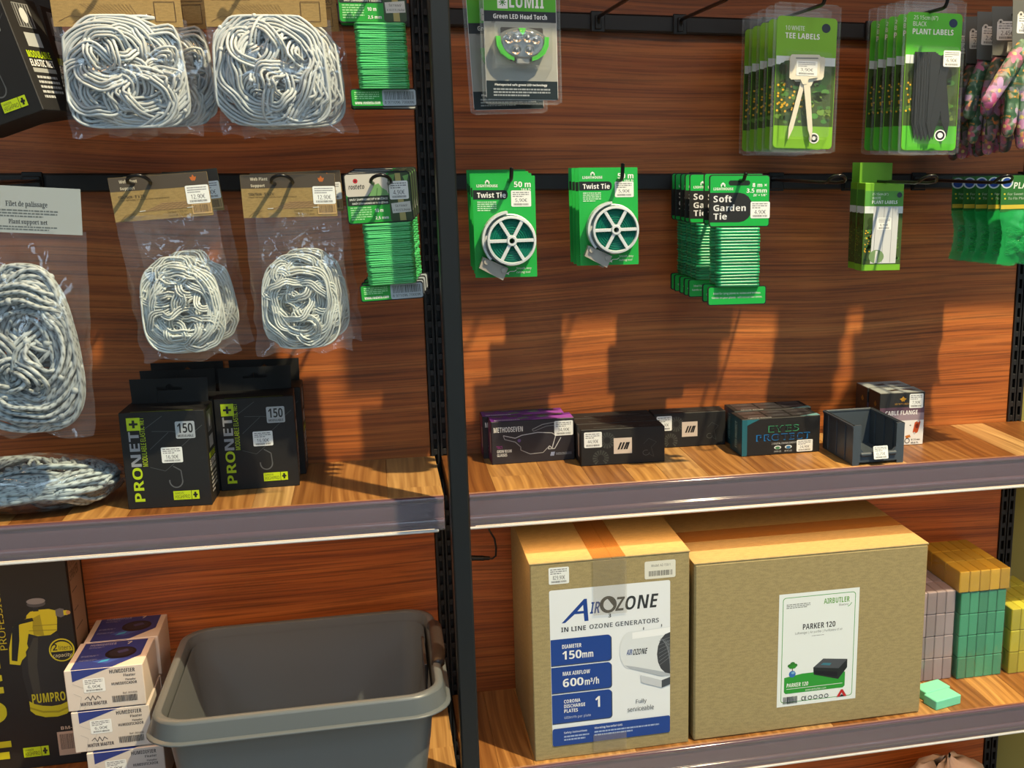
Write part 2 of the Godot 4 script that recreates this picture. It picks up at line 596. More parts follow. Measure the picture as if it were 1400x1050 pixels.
func materials() -> void:
	mat("black_metal", 20, 22, 24, 0.45, 0.0)
	mat("post_metal", 13, 17, 20, 0.42, 0.0)
	mat("upright_metal", 15, 15, 16, 0.5, 0.0)
	mat("bar_metal", 24, 24, 25, 0.5, 0.0)
	mat("hook_metal", 26, 26, 28, 0.28, 0.5)
	mat("chrome", 190, 190, 192, 0.18, 1.0)
	mat("white_metal", 232, 232, 230, 0.5)
	mat("plaster", 214, 212, 206, 0.9)
	mat("ceiling_paint", 224, 224, 222, 0.95)
	mat("floor_tile", 170, 168, 164, 0.5)
	mat("olive_paint", 142, 132, 66, 0.85)
	mat("card_green", 26, 162, 64, 0.45)
	mat("black_card", 17, 17, 18, 0.62)
	mat("white_card", 222, 222, 220, 0.5)
	mat("kraft", 178, 140, 92, 0.75)
	mat("lime_card", 112, 176, 42, 0.5)
	mat("header_grey", 150, 158, 160, 0.6)
	mat("grey_plastic", 92, 97, 99, 0.38)
	mat("dark_plastic", 66, 74, 82, 0.4)
	mat("clear_white", 222, 226, 226, 0.35)
	mat("mauve_plastic", 92, 68, 78, 0.1)
	mat("lip_plastic", 236, 230, 222, 0.25)
	vmat("print", 0.42)
	vmat("gloss_print", 0.32)
	vmat("cord", 0.55)
	vmat("wire", 0.3)
	vmat("painted", 0.4)
	clear("film", 170, 165, 175, 0.035, 0.06)
	clear("blister", 220, 225, 225, 0.025, 0.05)
	clear("rail_clear", 210, 200, 205, 0.05, 0.04)
	clear("tape", 176, 128, 70, 0.45, 0.12)
	clear("clear_tape", 190, 170, 130, 0.07, 0.1)
	clear("green_net", 30, 165, 80, 0.62, 0.25)
	var lg := mat("led_glow", 255, 240, 220, 0.4)
	lg.emission_enabled = true
	lg.emission = Color(1.0, 0.86, 0.66)
	lg.emission_energy_multiplier = 1.2
	# laminate of the back panels: reddish wood, grain running along x
	var dark := Color8(112, 54, 22)
	var mid := Color8(168, 94, 42)
	var light := Color8(200, 124, 62)
	var wood := StandardMaterial3D.new()
	wood.resource_name = "red_wood"
	wood.roughness = 0.42
	wood.albedo_texture = image_of(1024, 1600, func(x: int, y: int) -> Color:
		var a := x / 1024.0
		var b := y / 800.0
		var wv := noise.get_noise_2d(a * 1.5, b * 2.4) * 0.012
		var s := noise.get_noise_2d(a * 0.5 + 4.0, (b + wv) * 30.0) * 0.42 + noise.get_noise_2d(a * 1.2, (b + wv) * 120.0) * 0.3
		var fine := noise.get_noise_2d(a * 4.0, (b + wv) * 330.0)
		var band := noise.get_noise_2d(a * 0.5 + 9.0, b * 6.0)
		var t := s + band * 0.4
		var cl := mid.lerp(light, clampf(t, 0, 1)) if t > 0 else mid.lerp(dark, clampf(-t, 0, 1))
		return cl * (1.0 + fine * 0.12) if fine > -0.3 else cl * (1.0 + fine * 0.3))
	M["wood"] = wood
	# staves of the shelf boards: grain running along z
	var st := image_of(384, 384, func(x: int, y: int) -> Color:
		var a := x / 384.0
		var b := y / 384.0
		var wv := noise.get_noise_2d(a * 3.0 + 30.0, b * 1.3) * 0.016
		var s := noise.get_noise_2d((a + wv) * 30.0 + 60.0, b * 0.9) * 0.6 + noise.get_noise_2d((a + wv) * 90.0, b * 1.6) * 0.4
		var ring := sin((a + wv * 2.2) * 150.0) * 0.1
		var t := clampf(0.5 + s * 0.5 + ring, 0, 1)
		return Color8(132, 92, 52).lerp(Color8(204, 162, 106), t))
	var tones := [[255, 255, 255], [204, 178, 150], [255, 240, 208], [180, 146, 112], [228, 206, 178], [255, 250, 236]]
	for k in tones.size():
		var m := mat("stave_%d" % k, tones[k][0], tones[k][1], tones[k][2], 0.4)
		m.resource_name = "oak_stave"
		m.albedo_texture = st
		m.uv1_scale = Vector3(2.6, 2.6, 1)
		m.uv1_offset = Vector3(0.17 * k, 0.31 * k, 0)
	# cardboard with fibre flecks
	var cb := image_of(256, 256, func(x: int, y: int) -> Color:
		var s := noise.get_noise_2d(x * 0.35, y * 0.35) * 0.05 + noise.get_noise_2d(x * 0.05 + 50, y * 0.16) * 0.05 + noise.get_noise_2d(x * 0.9, y * 0.9 + 70) * 0.04
		return Color8(152, 136, 95) * (1.0 + s))
	var cm := mat("cardboard", 255, 255, 255, 0.85)
	cm.albedo_texture = cb
	cm.uv1_triplanar = true
	cm.uv1_scale = Vector3(5, 5, 5)
	var kr := mat("kraft_paper", 240, 226, 204, 0.8)
	kr.albedo_texture = cb
	kr.uv1_triplanar = true
	kr.uv1_scale = Vector3(9, 9, 9)

func room() -> void:
	var b := B.new()
	b.box(Vector3(-4.2, -0.1, -0.25), Vector3(5.2, 0, 9.7), 0.001)
	structure("floor", b, M.floor_tile)
	b = B.new()
	b.box(Vector3(-4.2, 4.4, -0.25), Vector3(5.2, 4.5, 9.7), 0.001)
	structure("ceiling", b, M.ceiling_paint)
	b = B.new()
	b.box(Vector3(-4.2, 0, -0.2), Vector3(5.2, 4.4, -0.06), 0.001)
	structure("wall_back", b, M.olive_paint)
	b = B.new()
	b.box(Vector3(-4.2, 0, 9.5), Vector3(5.2, 4.4, 9.6), 0.001)
	structure("wall_front", b, M.plaster)
	b = B.new()
	b.box(Vector3(-4.2, 0, -0.06), Vector3(-4.1, 4.4, 9.5), 0.001)
	structure("wall_left", b, M.plaster)
	b = B.new()
	b.box(Vector3(5.1, 0, -0.06), Vector3(5.2, 4.4, 9.5), 0.001)
	structure("wall_right", b, M.plaster)

func shelving() -> void:
	# wooden back panels of the two bays
	for k in 2:
		var x0: float = [-1.01, 0.0165][k]
		var x1: float = [-0.0125, 0.99][k]
		var o := thing("back_panel", ["reddish wood back panel of the left bay behind the rope bags", "reddish wood back panel of the right bay behind the plant labels"][k], "panel", Vector3(x0, 0.08, 0), Vector3.ZERO, "wooden back panels")
		var b := B.new()
		var w := x1 - x0
		b.box(Vector3(0, 0, -0.022), Vector3(w, 2.1, 0), 0.0008)
		for i in b.u.size():
			b.u[i] = Vector2(b.u[i].x - x0 * 0.0, -b.u[i].y * 0.5 + 0.43 * k)
		part(o, "board", b, M.wood)
	# slotted uprights
	for k in 3:
		var x := [-1.0, 0.002, 1.0045][k] as float
		if k == 0:
			continue
		var o := thing("slotted_upright", ["", "black slotted upright between the two back panels behind the front post", "black slotted upright at the right end of the wooden panel"][k], "upright", Vector3(x, 0.02, 0), Vector3.ZERO, "slotted uprights")
		var b := B.new()
		b.box(Vector3(-0.0138, 0, -0.03), Vector3(0.0138, 2.2, -0.006), 0.0006)
		part(o, "channel", b, M.upright_metal)
		b = B.new()
		for s in [[-0.0138, -0.0095], [-0.0042, -0.0012], [0.0012, 0.0042], [0.0095, 0.0138]]:
			b.box(Vector3(s[0], 0, -0.006), Vector3(s[1], 2.2, 0.0035), 0.0005)
		var y := 0.03
		while y < 2.19:
			b.box(Vector3(-0.0096, y, -0.004), Vector3(-0.0041, y + 0.009, 0.003), 0.0004)
			b.box(Vector3(0.0041, y, -0.004), Vector3(0.0096, y + 0.009, 0.003), 0.0004)
			y += 0.025
		part(o, "slotted_face", b, M.bar_metal)
	# square post standing in front of the shelves
	var po := thing("front_post", "tall black square metal post standing in front of the shelves", "post", Vector3(0.0103, 0, 0.2835))
	var pb := B.new()
	pb.box(Vector3(-0.0122, 0, -0.0165), Vector3(0.0122, 2.6, 0.0165), 0.0022)
	part(po, "tube", pb, M.post_metal)
	pb = B.new()
	pb.box(Vector3(-0.04, 0, -0.018), Vector3(0.04, 0.006, 0.05), 0.001)
	part(po, "foot_plate", pb, M.black_metal)
	# shelves: staves side by side, edging and a clear price rail
	var specs := [
		["left bay middle shelf of oak staves under the hanging rope bags", -0.985, -0.0065, 1.048, 0.222, 0],
		["right bay middle shelf of oak staves holding the small boxes", 0.0035, 1.16, 1.048, 0.222, 1],
		["left bay lower shelf of oak staves under the grey tub", -0.985, -0.0065, 0.642, 0.26, 2],
		["right bay lower shelf of oak staves under the two brown cartons", 0.0035, 1.16, 0.642, 0.26, 3],
		["left bay upper shelf of oak staves above the hanging goods", -0.985, -0.0045, 1.93, 0.35, 4],
		["right bay upper shelf of oak staves above the hanging goods", 0.0255, 1.16, 1.93, 0.35, 5]]
	for sp in specs:
		var o := thing("shelf", sp[0], "shelf", Vector3(sp[1], sp[3], 0), Vector3.ZERO, "wooden shelves")
		var w: float = sp[2] - sp[1]
		var d: float = sp[4]
		rg.seed = 40 + sp[5]
		var x := 0.0
		var last := -1
		var meshes := {}
		while x < w - 0.001:
			var sw: float = [0.05, 0.062, 0.076][rg.randi() % 3]
			if x + sw > w - 0.03:
				sw = w - x
			if not meshes.has(sw):
				var b := B.new()
				b.box(Vector3(0, -0.017, 0.002), Vector3(sw - 0.0002, 0, d - 0.002), 0.0003)
				meshes[sw] = b.mesh()
			var k := rg.randi() % 6
			if k == last:
				k = (k + 1) % 6
			last = k
			var s := part(o, "stave", meshes[sw], M["stave_%d" % k])
			s.position = Vector3(x, 0, 0)
			x += sw
		var b := B.new()
		b.box(Vector3(0, -0.034, 0.002), Vector3(w, -0.0172, d - 0.002), 0.0005)
		part(o, "tray", b, M.bar_metal)
		b = B.new()
		b.box(Vector3(0, -0.034, d - 0.002), Vector3(w, -0.0004, d), 0.0004)
		part(o, "front_edging", b, mat("edging_%d" % sp[5], 150, 92, 56, 0.4) if sp[5] < 4 else M.bar_metal)
		# price rail
		var r0 := 0.0 if sp[5] % 2 == 0 else 0.0245
		var r1 := w - (0.0005 if sp[5] % 2 == 0 else 0.0)
		if sp[5] == 5:
			# narrow piece that fills the gap behind the post
			b = B.new()
			b.box(Vector3(-0.0285, -0.034, 0.002), Vector3(-0.0002, 0, 0.262), 0.0004)
			part(o, "filler_strip", b, M.stave_1)
		# LED strip under the front edge
		var sx0 := 0.03 if sp[5] % 2 else 0.0
		var sx1 := w - (0.012 if sp[5] % 2 == 0 else 0.0)
		b = B.new()
		b.box(Vector3(sx0, -0.049, d - 0.013), Vector3(sx1, -0.036, d - 0.003), 0.0008)
		var led := part(o, "led_profile", b, M.white_metal)
		b = B.new()
		b.box(Vector3(sx0 + 0.002, -0.0502, d - 0.0115), Vector3(sx1 - 0.002, -0.0491, d - 0.0045), 0.0003)
		part(led, "led_strip", b, M.led_glow)
		var al := AreaLight3D.new()
		al.name = "led_light"
		al.position = Vector3(sp[1] + (sx0 + sx1) / 2, sp[3] - 0.0512, d - 0.008)
		al.rotation_degrees = Vector3(-90, 0, 0)
		al.area_size = Vector2(sx1 - sx0 - 0.004, 0.007)
		al.light_color = Color(1.0, 0.72, 0.42)
		al.light_energy = STRIP * (1.0 if sp[5] < 4 else 0.7)
		al.area_range = 4.0
		al.area_attenuation = 2.0
		al.shadow_enabled = true
		add_child(al, true)
		if sp[5] >= 4:
			continue
		var rail := B.new()
		rail.box(Vector3(r0, -0.047, d + 0.0006), Vector3(r1, -0.0008, d + 0.0022), 0.0004)
		var ra := part(o, "price_rail", rail, M.mauve_plastic)
		# moulded face: rolled top edge, flat field, convex foot
		var prof: Array = []
		for k in 9:
			var a := PI * k / 8.0
			prof.append(Vector2(-0.0006 - 0.0034 * (1.0 - cos(a)), 0.0024 + 0.0036 * sin(a)))
		prof.append_array([Vector2(-0.0095, 0.0027), Vector2(-0.012, 0.0031), Vector2(-0.02, 0.0034), Vector2(-0.029, 0.0032), Vector2(-0.0315, 0.0030)])
		for k in 9:
			var a := PI * k / 8.0
			prof.append(Vector2(-0.032 - 0.0048 * (1.0 - cos(a)), 0.0028 + 0.0042 * sin(a)))
		prof.append_array([Vector2(-0.044, 0.0028), Vector2(-0.0468, 0.003)])
		b = B.new()
		b.grid(prof.size() - 1, 1, func(i: int, j: int) -> Vector3: return Vector3(r0 if j == 0 else r1, prof[i].x, d + prof[i].y))
		part(ra, "moulded_face", b, M.mauve_plastic)
		b = B.new()
		b.tube(PackedVector3Array([Vector3(r0, -0.0495, d + 0.0045), Vector3(r1 - (0.009 if sp[5] % 2 == 0 else 0.0), -0.0495, d + 0.0045)]), 0.0021, 8)
		part(ra, "bottom_lip", b, M.lip_plastic)
		b = B.new()
		b.box(Vector3(r0, -0.0475, d + 0.0074), Vector3(r1, -0.0025, d + 0.0080), 0.0003)
		part(ra, "clear_cover", b, M.rail_clear)

func bent_hook(called: String, label: String, at: Vector3, len: float, tip: float, grp: String) -> Node3D:
	var o := thing(called, label, "hook", at, Vector3.ZERO, grp)
	var b := B.new()
	b.box(Vector3(-0.0105, -0.0145, -0.0005), Vector3(0.0105, 0.0145, 0.005), 0.001)
	b.box(Vector3(-0.0045, -0.011, 0.005), Vector3(0.0045, 0.009, 0.009), 0.001)
	part(o, "bracket", b, M.black_metal)
	b = B.new()
	b.tube(PackedVector3Array([Vector3(0, -0.006, 0.006), Vector3(0, 0.004, 0.009), Vector3(0, 0.006, 0.016), Vector3(0, 0.006, len - 0.012), Vector3(0, 0.008, len - 0.004), Vector3(0, 0.013, len), Vector3(0, tip, len + 0.004)]), 0.0026, 8)
	part(o, "wire", b, M.hook_metal)
	return o
func loop_hook(called: String, label: String, at: Vector3, len: float, grp: String) -> Node3D:
	var o := thing(called, label, "hook", at, Vector3.ZERO, grp)
	var b := B.new()
	b.box(Vector3(-0.0125, -0.0145, -0.0005), Vector3(0.0125, 0.0145, 0.005), 0.001)
	b.box(Vector3(-0.0105, -0.011, 0.005), Vector3(0.0105, 0.009, 0.009), 0.001)
	part(o, "bracket", b, M.black_metal)
	b = B.new()
	var p := PackedVector3Array([Vector3(-0.0095, 0.002, 0.006), Vector3(-0.0095, 0.003, 0.03), Vector3(-0.0095, 0.003, len - 0.03)])
	for k in 9:
		var a := PI * k / 8.0
		p.append(Vector3(-cos(a) * 0.0125, 0.005 + sin(a) * 0.0085, len - 0.014 + sin(a) * 0.014))
	p.append_array([Vector3(0.0095, 0.003, len - 0.03), Vector3(0.0095, 0.003, 0.03), Vector3(0.0095, 0.002, 0.006)])
	b.tube(p, 0.0022, 8)
	part(o, "wire", b, M.hook_metal)
	return o

func hooks_and_bars() -> void:
	for k in 4:
		var x0: float = [-0.985, 0.0175, -0.985, 0.0175][k]
		var x1: float = [-0.013, 0.9895, -0.013, 0.9895][k]
		var y: float = [1.697, 1.697, 1.466, 1.466][k]
		var o := thing("hook_bar", ["upper black cross bar of the left bay above the elastic cord bags", "upper black cross bar of the right bay behind the tee labels", "lower black cross bar of the left bay behind the web plant support cards", "lower black cross bar of the right bay behind the twist ties"][k], "bar", Vector3(x0, y, 0), Vector3.ZERO, "black cross bars")
		var b := B.new()
		b.box(Vector3(0, -0.0125, 0.0003), Vector3(x1 - x0, 0.0125, 0.02), 0.0025)
		part(o, "bar", b, M.bar_metal)
		b = B.new()
		b.box(Vector3(0, -0.016, 0.002), Vector3(0.0115, 0.016, 0.0225), 0.001)
		var eb := b.mesh()
		part(o, "end_bracket", eb, M.black_metal).position.x = 0.0005
		part(o, "end_bracket", eb, M.black_metal).position.x = x1 - x0 - 0.012
	var g := "wire display hooks"
	var z := 0.0205
	# lower row
	for h in [[-0.52, 0.26, "carrying the plant support net bag"], [-0.3455, 0.262, "through the left web plant support header"], [-0.185, 0.262, "through the right web plant support header"], [-0.068, 0.25, "through the grey and green wire card"],
			[0.539, 0.262, "empty beside the soft garden ties"], [0.663, 0.29, "through the white plant label boxes"], [0.785, 0.28, "carrying the green net bags"]]:
		loop_hook("loop_hook", "black wire loop hook " + h[2], Vector3(h[0], 1.466, z), h[1], g)
	for h in [[0.097, 0.222, 0.022, "carrying the twist ties next to the black post"], [0.246, 0.214, 0.028, "carrying the twist ties beside the soft garden ties"], [0.407, 0.25, 0.016, "carrying the soft garden ties"]]:
		bent_hook("straight_hook", "black straight wire hook " + h[3], Vector3(h[0], 1.466, z), h[1], h[2], g)
	# upper row
	for h in [[0.12, 0.235, "carrying the head torch packs"], [0.256, 0.25, "empty to the right of the head torch packs"], [0.381, 0.25, "empty, next to the tee labels"], [0.52, 0.235, "carrying the tee label packs"], [0.692, 0.25, "carrying the black plant label packs"], [0.82, 0.27, "carrying the flowered gloves"],
			[-0.5, 0.26, "carrying the black net box, top left"], [-0.355, 0.27, "carrying the left elastic cord bag"], [-0.205, 0.27, "carrying the right elastic cord bag"], [-0.066, 0.245, "carrying the top green wire card"]]:
		bent_hook("straight_hook", "black straight wire hook " + h[2], Vector3(h[0], 1.697, z), h[1], 0.026, g)

const INK := Color(0.012, 0.012, 0.014)
const WHITE := Color(0.78, 0.78, 0.77)

func highpro(p: P, x0: float, y0: float, x1: float, y1: float) -> void:
	var w := x1 - x0
	var h := y1 - y0
	p.rect(x0, y0, x1, y1, K(184, 208, 26))
	p.text("GARDEN", x0 + w * 0.06, y0 + h * 0.14, x0 + w * 0.4, y0 + h * 0.36, INK, "regular")
	p.text("HIGHPRO", x0 + w * 0.06, y0 + h * 0.46, x0 + w * 0.64, y0 + h * 0.86, INK, "regular")
	p.rect(x0 + w * 0.69, y0, x0 + w * 0.71, y1, INK)
	p.rect(x0 + w * 0.76, y0 + h * 0.4, x0 + w * 0.94, y0 + h * 0.6, INK)
	p.rect(x0 + w * 0.81, y0 + h * 0.18, x0 + w * 0.89, y0 + h * 0.82, INK)

func make_net_box() -> Node3D:
	# black carton with a hang tab standing up from its back edge
	var o := thing("net_box", "", "box", Vector3.ZERO, Vector3.ZERO, "black elastic net boxes on the shelf")
	var w := 0.104
	var h := 0.13
	var d := 0.06
	carton(o, w, h, d, M.black_card)
	var b := B.new()
	b.slab(PackedVector2Array([Vector2(0.004, 0.0), Vector2(0.036, 0.0), Vector2(0.036, 0.021), Vector2(0.046, 0.021), Vector2(0.052, 0.026), Vector2(0.058, 0.021), Vector2(0.068, 0.021), Vector2(0.068, 0.017), Vector2(0.0362, 0.017), Vector2(0.0362, 0.0), Vector2(0.1, 0), Vector2(0.101, 0.033), Vector2(0.003, 0.033)]), -d + 0.0004, -d + 0.0012)
	part(o, "hang_tab", b, M.black_card)
	var p := P.new(0.001)
	var lime := K(178, 204, 28)
	for s in [[[30, 22, 52, 6]], [[38, 26, 62, 27], [62, 27, 86, 32], [86, 32, 100, 20]], [[34, 50, 58, 28]], [[70, 50, 88, 34]], [[32, 74, 50, 80], [50, 80, 62, 70]]]:
		for q in s:
			p.line([[q[0], q[1]], [q[2], q[3]]], 0.7, K(74, 76, 78))
	p.arc(62, 94, 8, 9, -10, 190, 1.6, K(92, 94, 96))
	p.line([[70, 94], [69, 80], [60, 74]], 1.4, K(84, 86, 88))
	p.rect(8.5, 7, 25, 24, lime)
	p.rect(11.5, 14, 22, 17, INK)
	p.rect(15.2, 10.3, 18.3, 20.7, INK)
	p.text("NET", 9.5, 25.5, 21.8, 72.5, K(150, 152, 158), "bold", 1)
	p.text("PRO", 9.5, 74, 21.8, 120, lime, "bold", 1)
	p.text("MODULABLE ELASTIC NET", 23.5, 7, 29.6, 72.5, lime, "regular", 1)
	p.rrect(67, 14, 91, 37, 2, K(168, 174, 178))
	p.text("150", 69.5, 16.5, 88.5, 29.5, INK)
	p.text("MODULABLE", 69.5, 31.8, 88.5, 35, INK, "bold")
	p.price(47, 48, 73, 69, "16.90€")
	highpro(p, 57, 108, 89, 120)
	part(o, "front_print", p, M.print)
	p = P.new(0.001, 0, face_right(w))
	p.rect(16, 6, 44, 34, K(120, 122, 122))
	for k in 6:
		p.rect(17 + k * 4.5, 7, 19 + k * 4.5, 33, INK)
	p.ell(30, 20, 6, 9, K(188, 190, 188))
	p.rect(18, 40, 44, 56, K(160, 164, 164))
	p.text("MODULABLE", 10, 61, 50, 69, lime)
	p.text("ELASTIC NET", 10, 71, 50, 79, WHITE)
	p.rect(10, 81, 50, 86, K(150, 152, 150))
	p.lines(12, 90, 48, 118, 5, K(176, 178, 178))
	part(o, "side_print", p, M.print)
	p = P.new(0.001, 0, face_top(d))
	p.rect(14, 56, 90, 58.5, K(120, 140, 30))
	part(o, "top_print", p, M.print)
	return o

func cartons_on_middle_shelf() -> void:
	var nb := make_net_box()
	nb.position = Vector3(-0.412, 1.178, 0.19)
	nb.rotation_degrees = Vector3(0, -2.5, 0)
	nb.set_meta("label", "black elastic net box with lime lettering, frontmost of the left row on the shelf")
	copy(nb, "black elastic net box directly behind the frontmost left one, only its tab showing", Vector3(-0.409, 1.178, 0.124), Vector3(0, -1, 0))
	copy(nb, "rearmost black elastic net box of the left row, against the back panel", Vector3(-0.404, 1.178, 0.0625), Vector3.ZERO)
	copy(nb, "black elastic net box with lime lettering at the front of the right row", Vector3(-0.3045, 1.178, 0.128), Vector3(0, 2, 0))
	copy(nb, "rear black elastic net box of the right row by the back panel", Vector3(-0.2985, 1.178, 0.0625), Vector3.ZERO)
	# purple topped glasses boxes
	var o := thing("glasses_box", "black glasses box with white frame drawing and purple top beside the post", "box", Vector3(0.0745, 1.1145, 0.0785), Vector3(0, 1.2, 0), "purple topped glasses boxes")
	var w := 0.127
	var h := 0.0665
	var d := 0.038
	carton(o, w, h, d, mat("glasses_carton", 38, 36, 42, 0.4))
	var p := P.new(0.001)
	p.text("METHODSEVEN", 4, 9, 48, 17, K(214, 212, 206))
	p.line([[62, 15], [78, 8], [100, 5], [112, 4]], 1.0, K(150, 150, 150))
	p.line([[62, 15], [64, 18], [84, 11], [100, 10]], 1.0, K(120, 120, 122))
	p.line([[18, 22], [36, 27], [46, 23], [70, 20], [92, 22], [98, 26], [92, 46], [88, 42], [86, 47], [96, 47], [106, 30]], 1.2, K(176, 176, 178))
	p.line([[18, 22], [20, 28], [36, 33], [44, 41], [44, 46], [58, 53], [78, 52], [88, 42]], 1.0, K(150, 150, 152))
	p.ell(42, 31, 2.6, 2.6, K(96, 76, 132))
	p.text("TECT", 8, 38, 17, 42, K(150, 44, 132), "regular", 0, -0.2)
	p.text("GROW ROOM", 8, 44, 30, 48.5, K(200, 200, 198))
	p.text("GLASSES", 8, 50, 23, 54.5, K(200, 200, 198))
	for k in 3:
		p.poly([[89 + k * 2, 58], [90.5 + k * 2, 58], [92 + k * 2, 52], [90.5 + k * 2, 52]], K(150, 160, 190))
	p.text("EMISSION BLOCK", 98, 53.5, 122, 57, K(150, 156, 170), "regular")
	p.price(96, 4, 125, 27, "34,90€")
	part(o, "front_print", p, M.gloss_print)
	p = P.new(0.001, 0, face_top(d))
	p.rect(0.6, 0.6, 126.4, 37.4, K(98, 36, 130))
	p.poly([[60, 37], [78, 22], [100, 18], [126, 12], [126, 37]], K(150, 72, 172))
	p.poly([[40, 20], [56, 14], [60, 24], [46, 28]], K(86, 122, 96))
	p.poly([[70, 14], [84, 10], [92, 18], [78, 22]], K(104, 142, 116))
	for k in 5:
		p.rect(6 + k * 23, 2, 22 + k * 23, 11, K(34, 34, 38))
		for j in 6:
			p.rect(7 + k * 23 + j * 2.5, 3, 8 + k * 23 + j * 2.5, 10, K(130, 134, 134))
	p.text("METHODSEVEN", 6, 30, 44, 36, K(226, 222, 230))
	part(o, "top_print", p, M.gloss_print)
	p = P.new(0.001, 0, face_left(d))
	p.rect(0.5, 2, 37.5, 64, K(118, 40, 90))
	p.rect(22, 18, 32, 50, K(222, 216, 206))
	part(o, "side_print", p, M.gloss_print)
	copy(o, "rear glasses box with purple top, half hidden against the back panel by the post", Vector3(0.0655, 1.1145, 0.039), Vector3.ZERO)
	# black boxes with a pale square emblem
	o = thing("lens_box", "frontmost long black box with pale square emblem and price sticker", "box", Vector3(0.2035, 1.1045, 0.1205), Vector3(0, -1.5, 0), "long black emblem boxes")
	w = 0.129
	h = 0.0562
	d = 0.038
	carton(o, w, h, d, M.black_card)
	p = P.new(0.001)
	for k in 2:
		var cx: float = [40, 30][k]
		var cy: float = [18, 45][k]
		for j in 16:
			var a := TAU * j / 16
			if cy + sin(a) * 13 < 55.5 and cx + cos(a) * 13 > 1:
				p.poly([[cx + cos(a - 0.1) * 5, cy + sin(a - 0.1) * 5], [cx + cos(a - 0.14) * 12.5, cy + sin(a - 0.14) * 12.5], [cx + cos(a + 0.14) * 12.5, cy + sin(a + 0.14) * 12.5], [cx + cos(a + 0.1) * 5, cy + sin(a + 0.1) * 5]], K(58, 60, 58))
				p.lay -= 1
		p.lay += 1
	p.arc(100, 40, 5, 4, 0, 300, 0.7, K(84, 88, 88))
	p.line([[104, 42], [112, 47], [108, 32], [116, 24], [104, 18], [96, 26]], 0.5, K(66, 70, 70))
	p.price(5, 4, 32, 28, "44,90€")
	p.rect(50, 15, 78, 39.5, K(196, 182, 170))
	for k in 2:
		p.poly([[55.5 + k * 4.6, 33], [58.5 + k * 4.6, 33], [63 + k * 4.6, 22], [60 + k * 4.6, 22]], INK)
	p.poly([[64.7, 33], [67.7, 33], [71.2, 24.4], [68.2, 33], [71.2, 33], [75, 22], [69.2, 22]], INK)
	part(o, "front_print", p, M.print)
	p = P.new(0.001, 0, face_top(d))
	p.text("METHODSEVEN", 22, 24, 54, 28, K(96, 98, 100), "regular")
	p.text("LENSES", 64, 24, 82, 28, K(90, 92, 94), "regular")
	p.text("SERIES", 92, 24, 110, 28, K(90, 92, 94), "regular")
	part(o, "top_print", p, M.print)
	p = P.new(0.001, 0, face_left(d))
	p.rect(8, 10, 22, 46, K(196, 182, 170))
	part(o, "side_print", p, M.print)
	copy(o, "middle long black box of the row of three behind the emblem box", Vector3(0.2035, 1.1045, 0.0815), Vector3.ZERO)
	copy(o, "rearmost long black box of the row of three by the back panel", Vector3(0.204, 1.1045, 0.0425), Vector3.ZERO)
	copy(o, "long black emblem box standing back between the row of three and the blue lettered boxes", Vector3(0.3355, 1.1045, 0.0405), Vector3(0, -0.5, 0)).scale = Vector3(0.925, 1, 1)
	# eye protection boxes
	o = thing("eyewear_box", "front black box with green and blue outlined letters, teal edge", "box", Vector3(0.4555, 1.1075, 0.1245), Vector3(0, 1, 0), "outlined lettering eyewear boxes")
	w = 0.131
	h = 0.0592
	d = 0.056
	carton(o, w, h, d, M.black_card)
	p = P.new(0.001)
	p.rect(0.6, 0.8, 9, 58.6, K(34, 92, 104))
	p.poly([[9, 0.8], [30, 0.8], [9, 10]], K(40, 104, 116))
	p.text("EYES", 44, 12.5, 95, 23, K(60, 140, 96))
	p.text("EYES", 45.5, 13.4, 93.5, 22.1, K(18, 26, 24))
	p.text("PROTECT", 24, 26, 114, 36.5, K(28, 106, 168))
	p.text("PROTECT", 26, 27, 112, 35.5, K(14, 24, 34))
	p.text("2 DIGITAL ENHANCEMENTS", 50, 40, 92, 43, K(190, 192, 192), "regular")
	for k in 2:
		var cx := 60.0 + 18 * k
		p.ell(cx, 48, 6, 3, K(200, 206, 206), 14)
		p.ell(cx, 48.6, 4, 2.2, [K(60, 120, 80), K(40, 110, 160)][k], 12)
		p.text(["GREEN LED", "BLUE LED"][k], cx - 6, 53, cx + 6, 55.5, K(190, 192, 192), "regular")
	p.price(92, 38, 119, 57, "24,90€")
	part(o, "front_print", p, M.gloss_print)
	p = P.new(0.001, 0, face_top(d))
	for k in 3:
		for j in 2:
			p.rect(8 + k * 40, 4 + j * 24, 44 + k * 40, 24 + j * 24, K(50, 52, 54))
			p.text("GLASSES", 18 + k * 40, 10 + j * 24, 36 + k * 40, 15 + j * 24, K(120, 122, 124), "regular")
	p.poly([[96, 55], [131, 40], [131, 55]], K(110, 158, 160))
	p.text("GROW ROOM", 12, 49, 50, 54, K(180, 182, 180))
	part(o, "top_print", p, M.gloss_print)
	p = P.new(0.001, 0, face_left(d))
	p.rect(1, 1, 55, 58, K(22, 78, 92))
	p.text("EYES PROTECT", 24, 8, 34, 50, K(150, 190, 190), "bold", 1)
	part(o, "side_print", p, M.gloss_print)
	copy(o, "rear black box with teal edge behind the outlined lettering box", Vector3(0.4625, 1.1075, 0.064), Vector3.ZERO)
	picking_bin()
	# cable flange boxes
	o = thing("flange_box", "front white and black cable flange box with orange ratchet picture", "box", Vector3(0.6905, 1.1355, 0.1155), Vector3(0, -2, 0), "cable flange boxes")
	w = 0.078
	h = 0.0872
	d = 0.0465
	carton(o, w, h, d, mat("flange_carton", 46, 40, 38, 0.4))
	p = P.new(0.001)
	p.rect(0.6, 0.6, 77.4, 24, K(44, 46, 46))
	p.rect(0.6, 24, 77.4, 34, K(96, 70, 84))
	p.rect(0.6, 34, 77.4, 46, K(150, 132, 142))
	p.rect(0.6, 46, 77.4, 86.6, K(224, 222, 220))
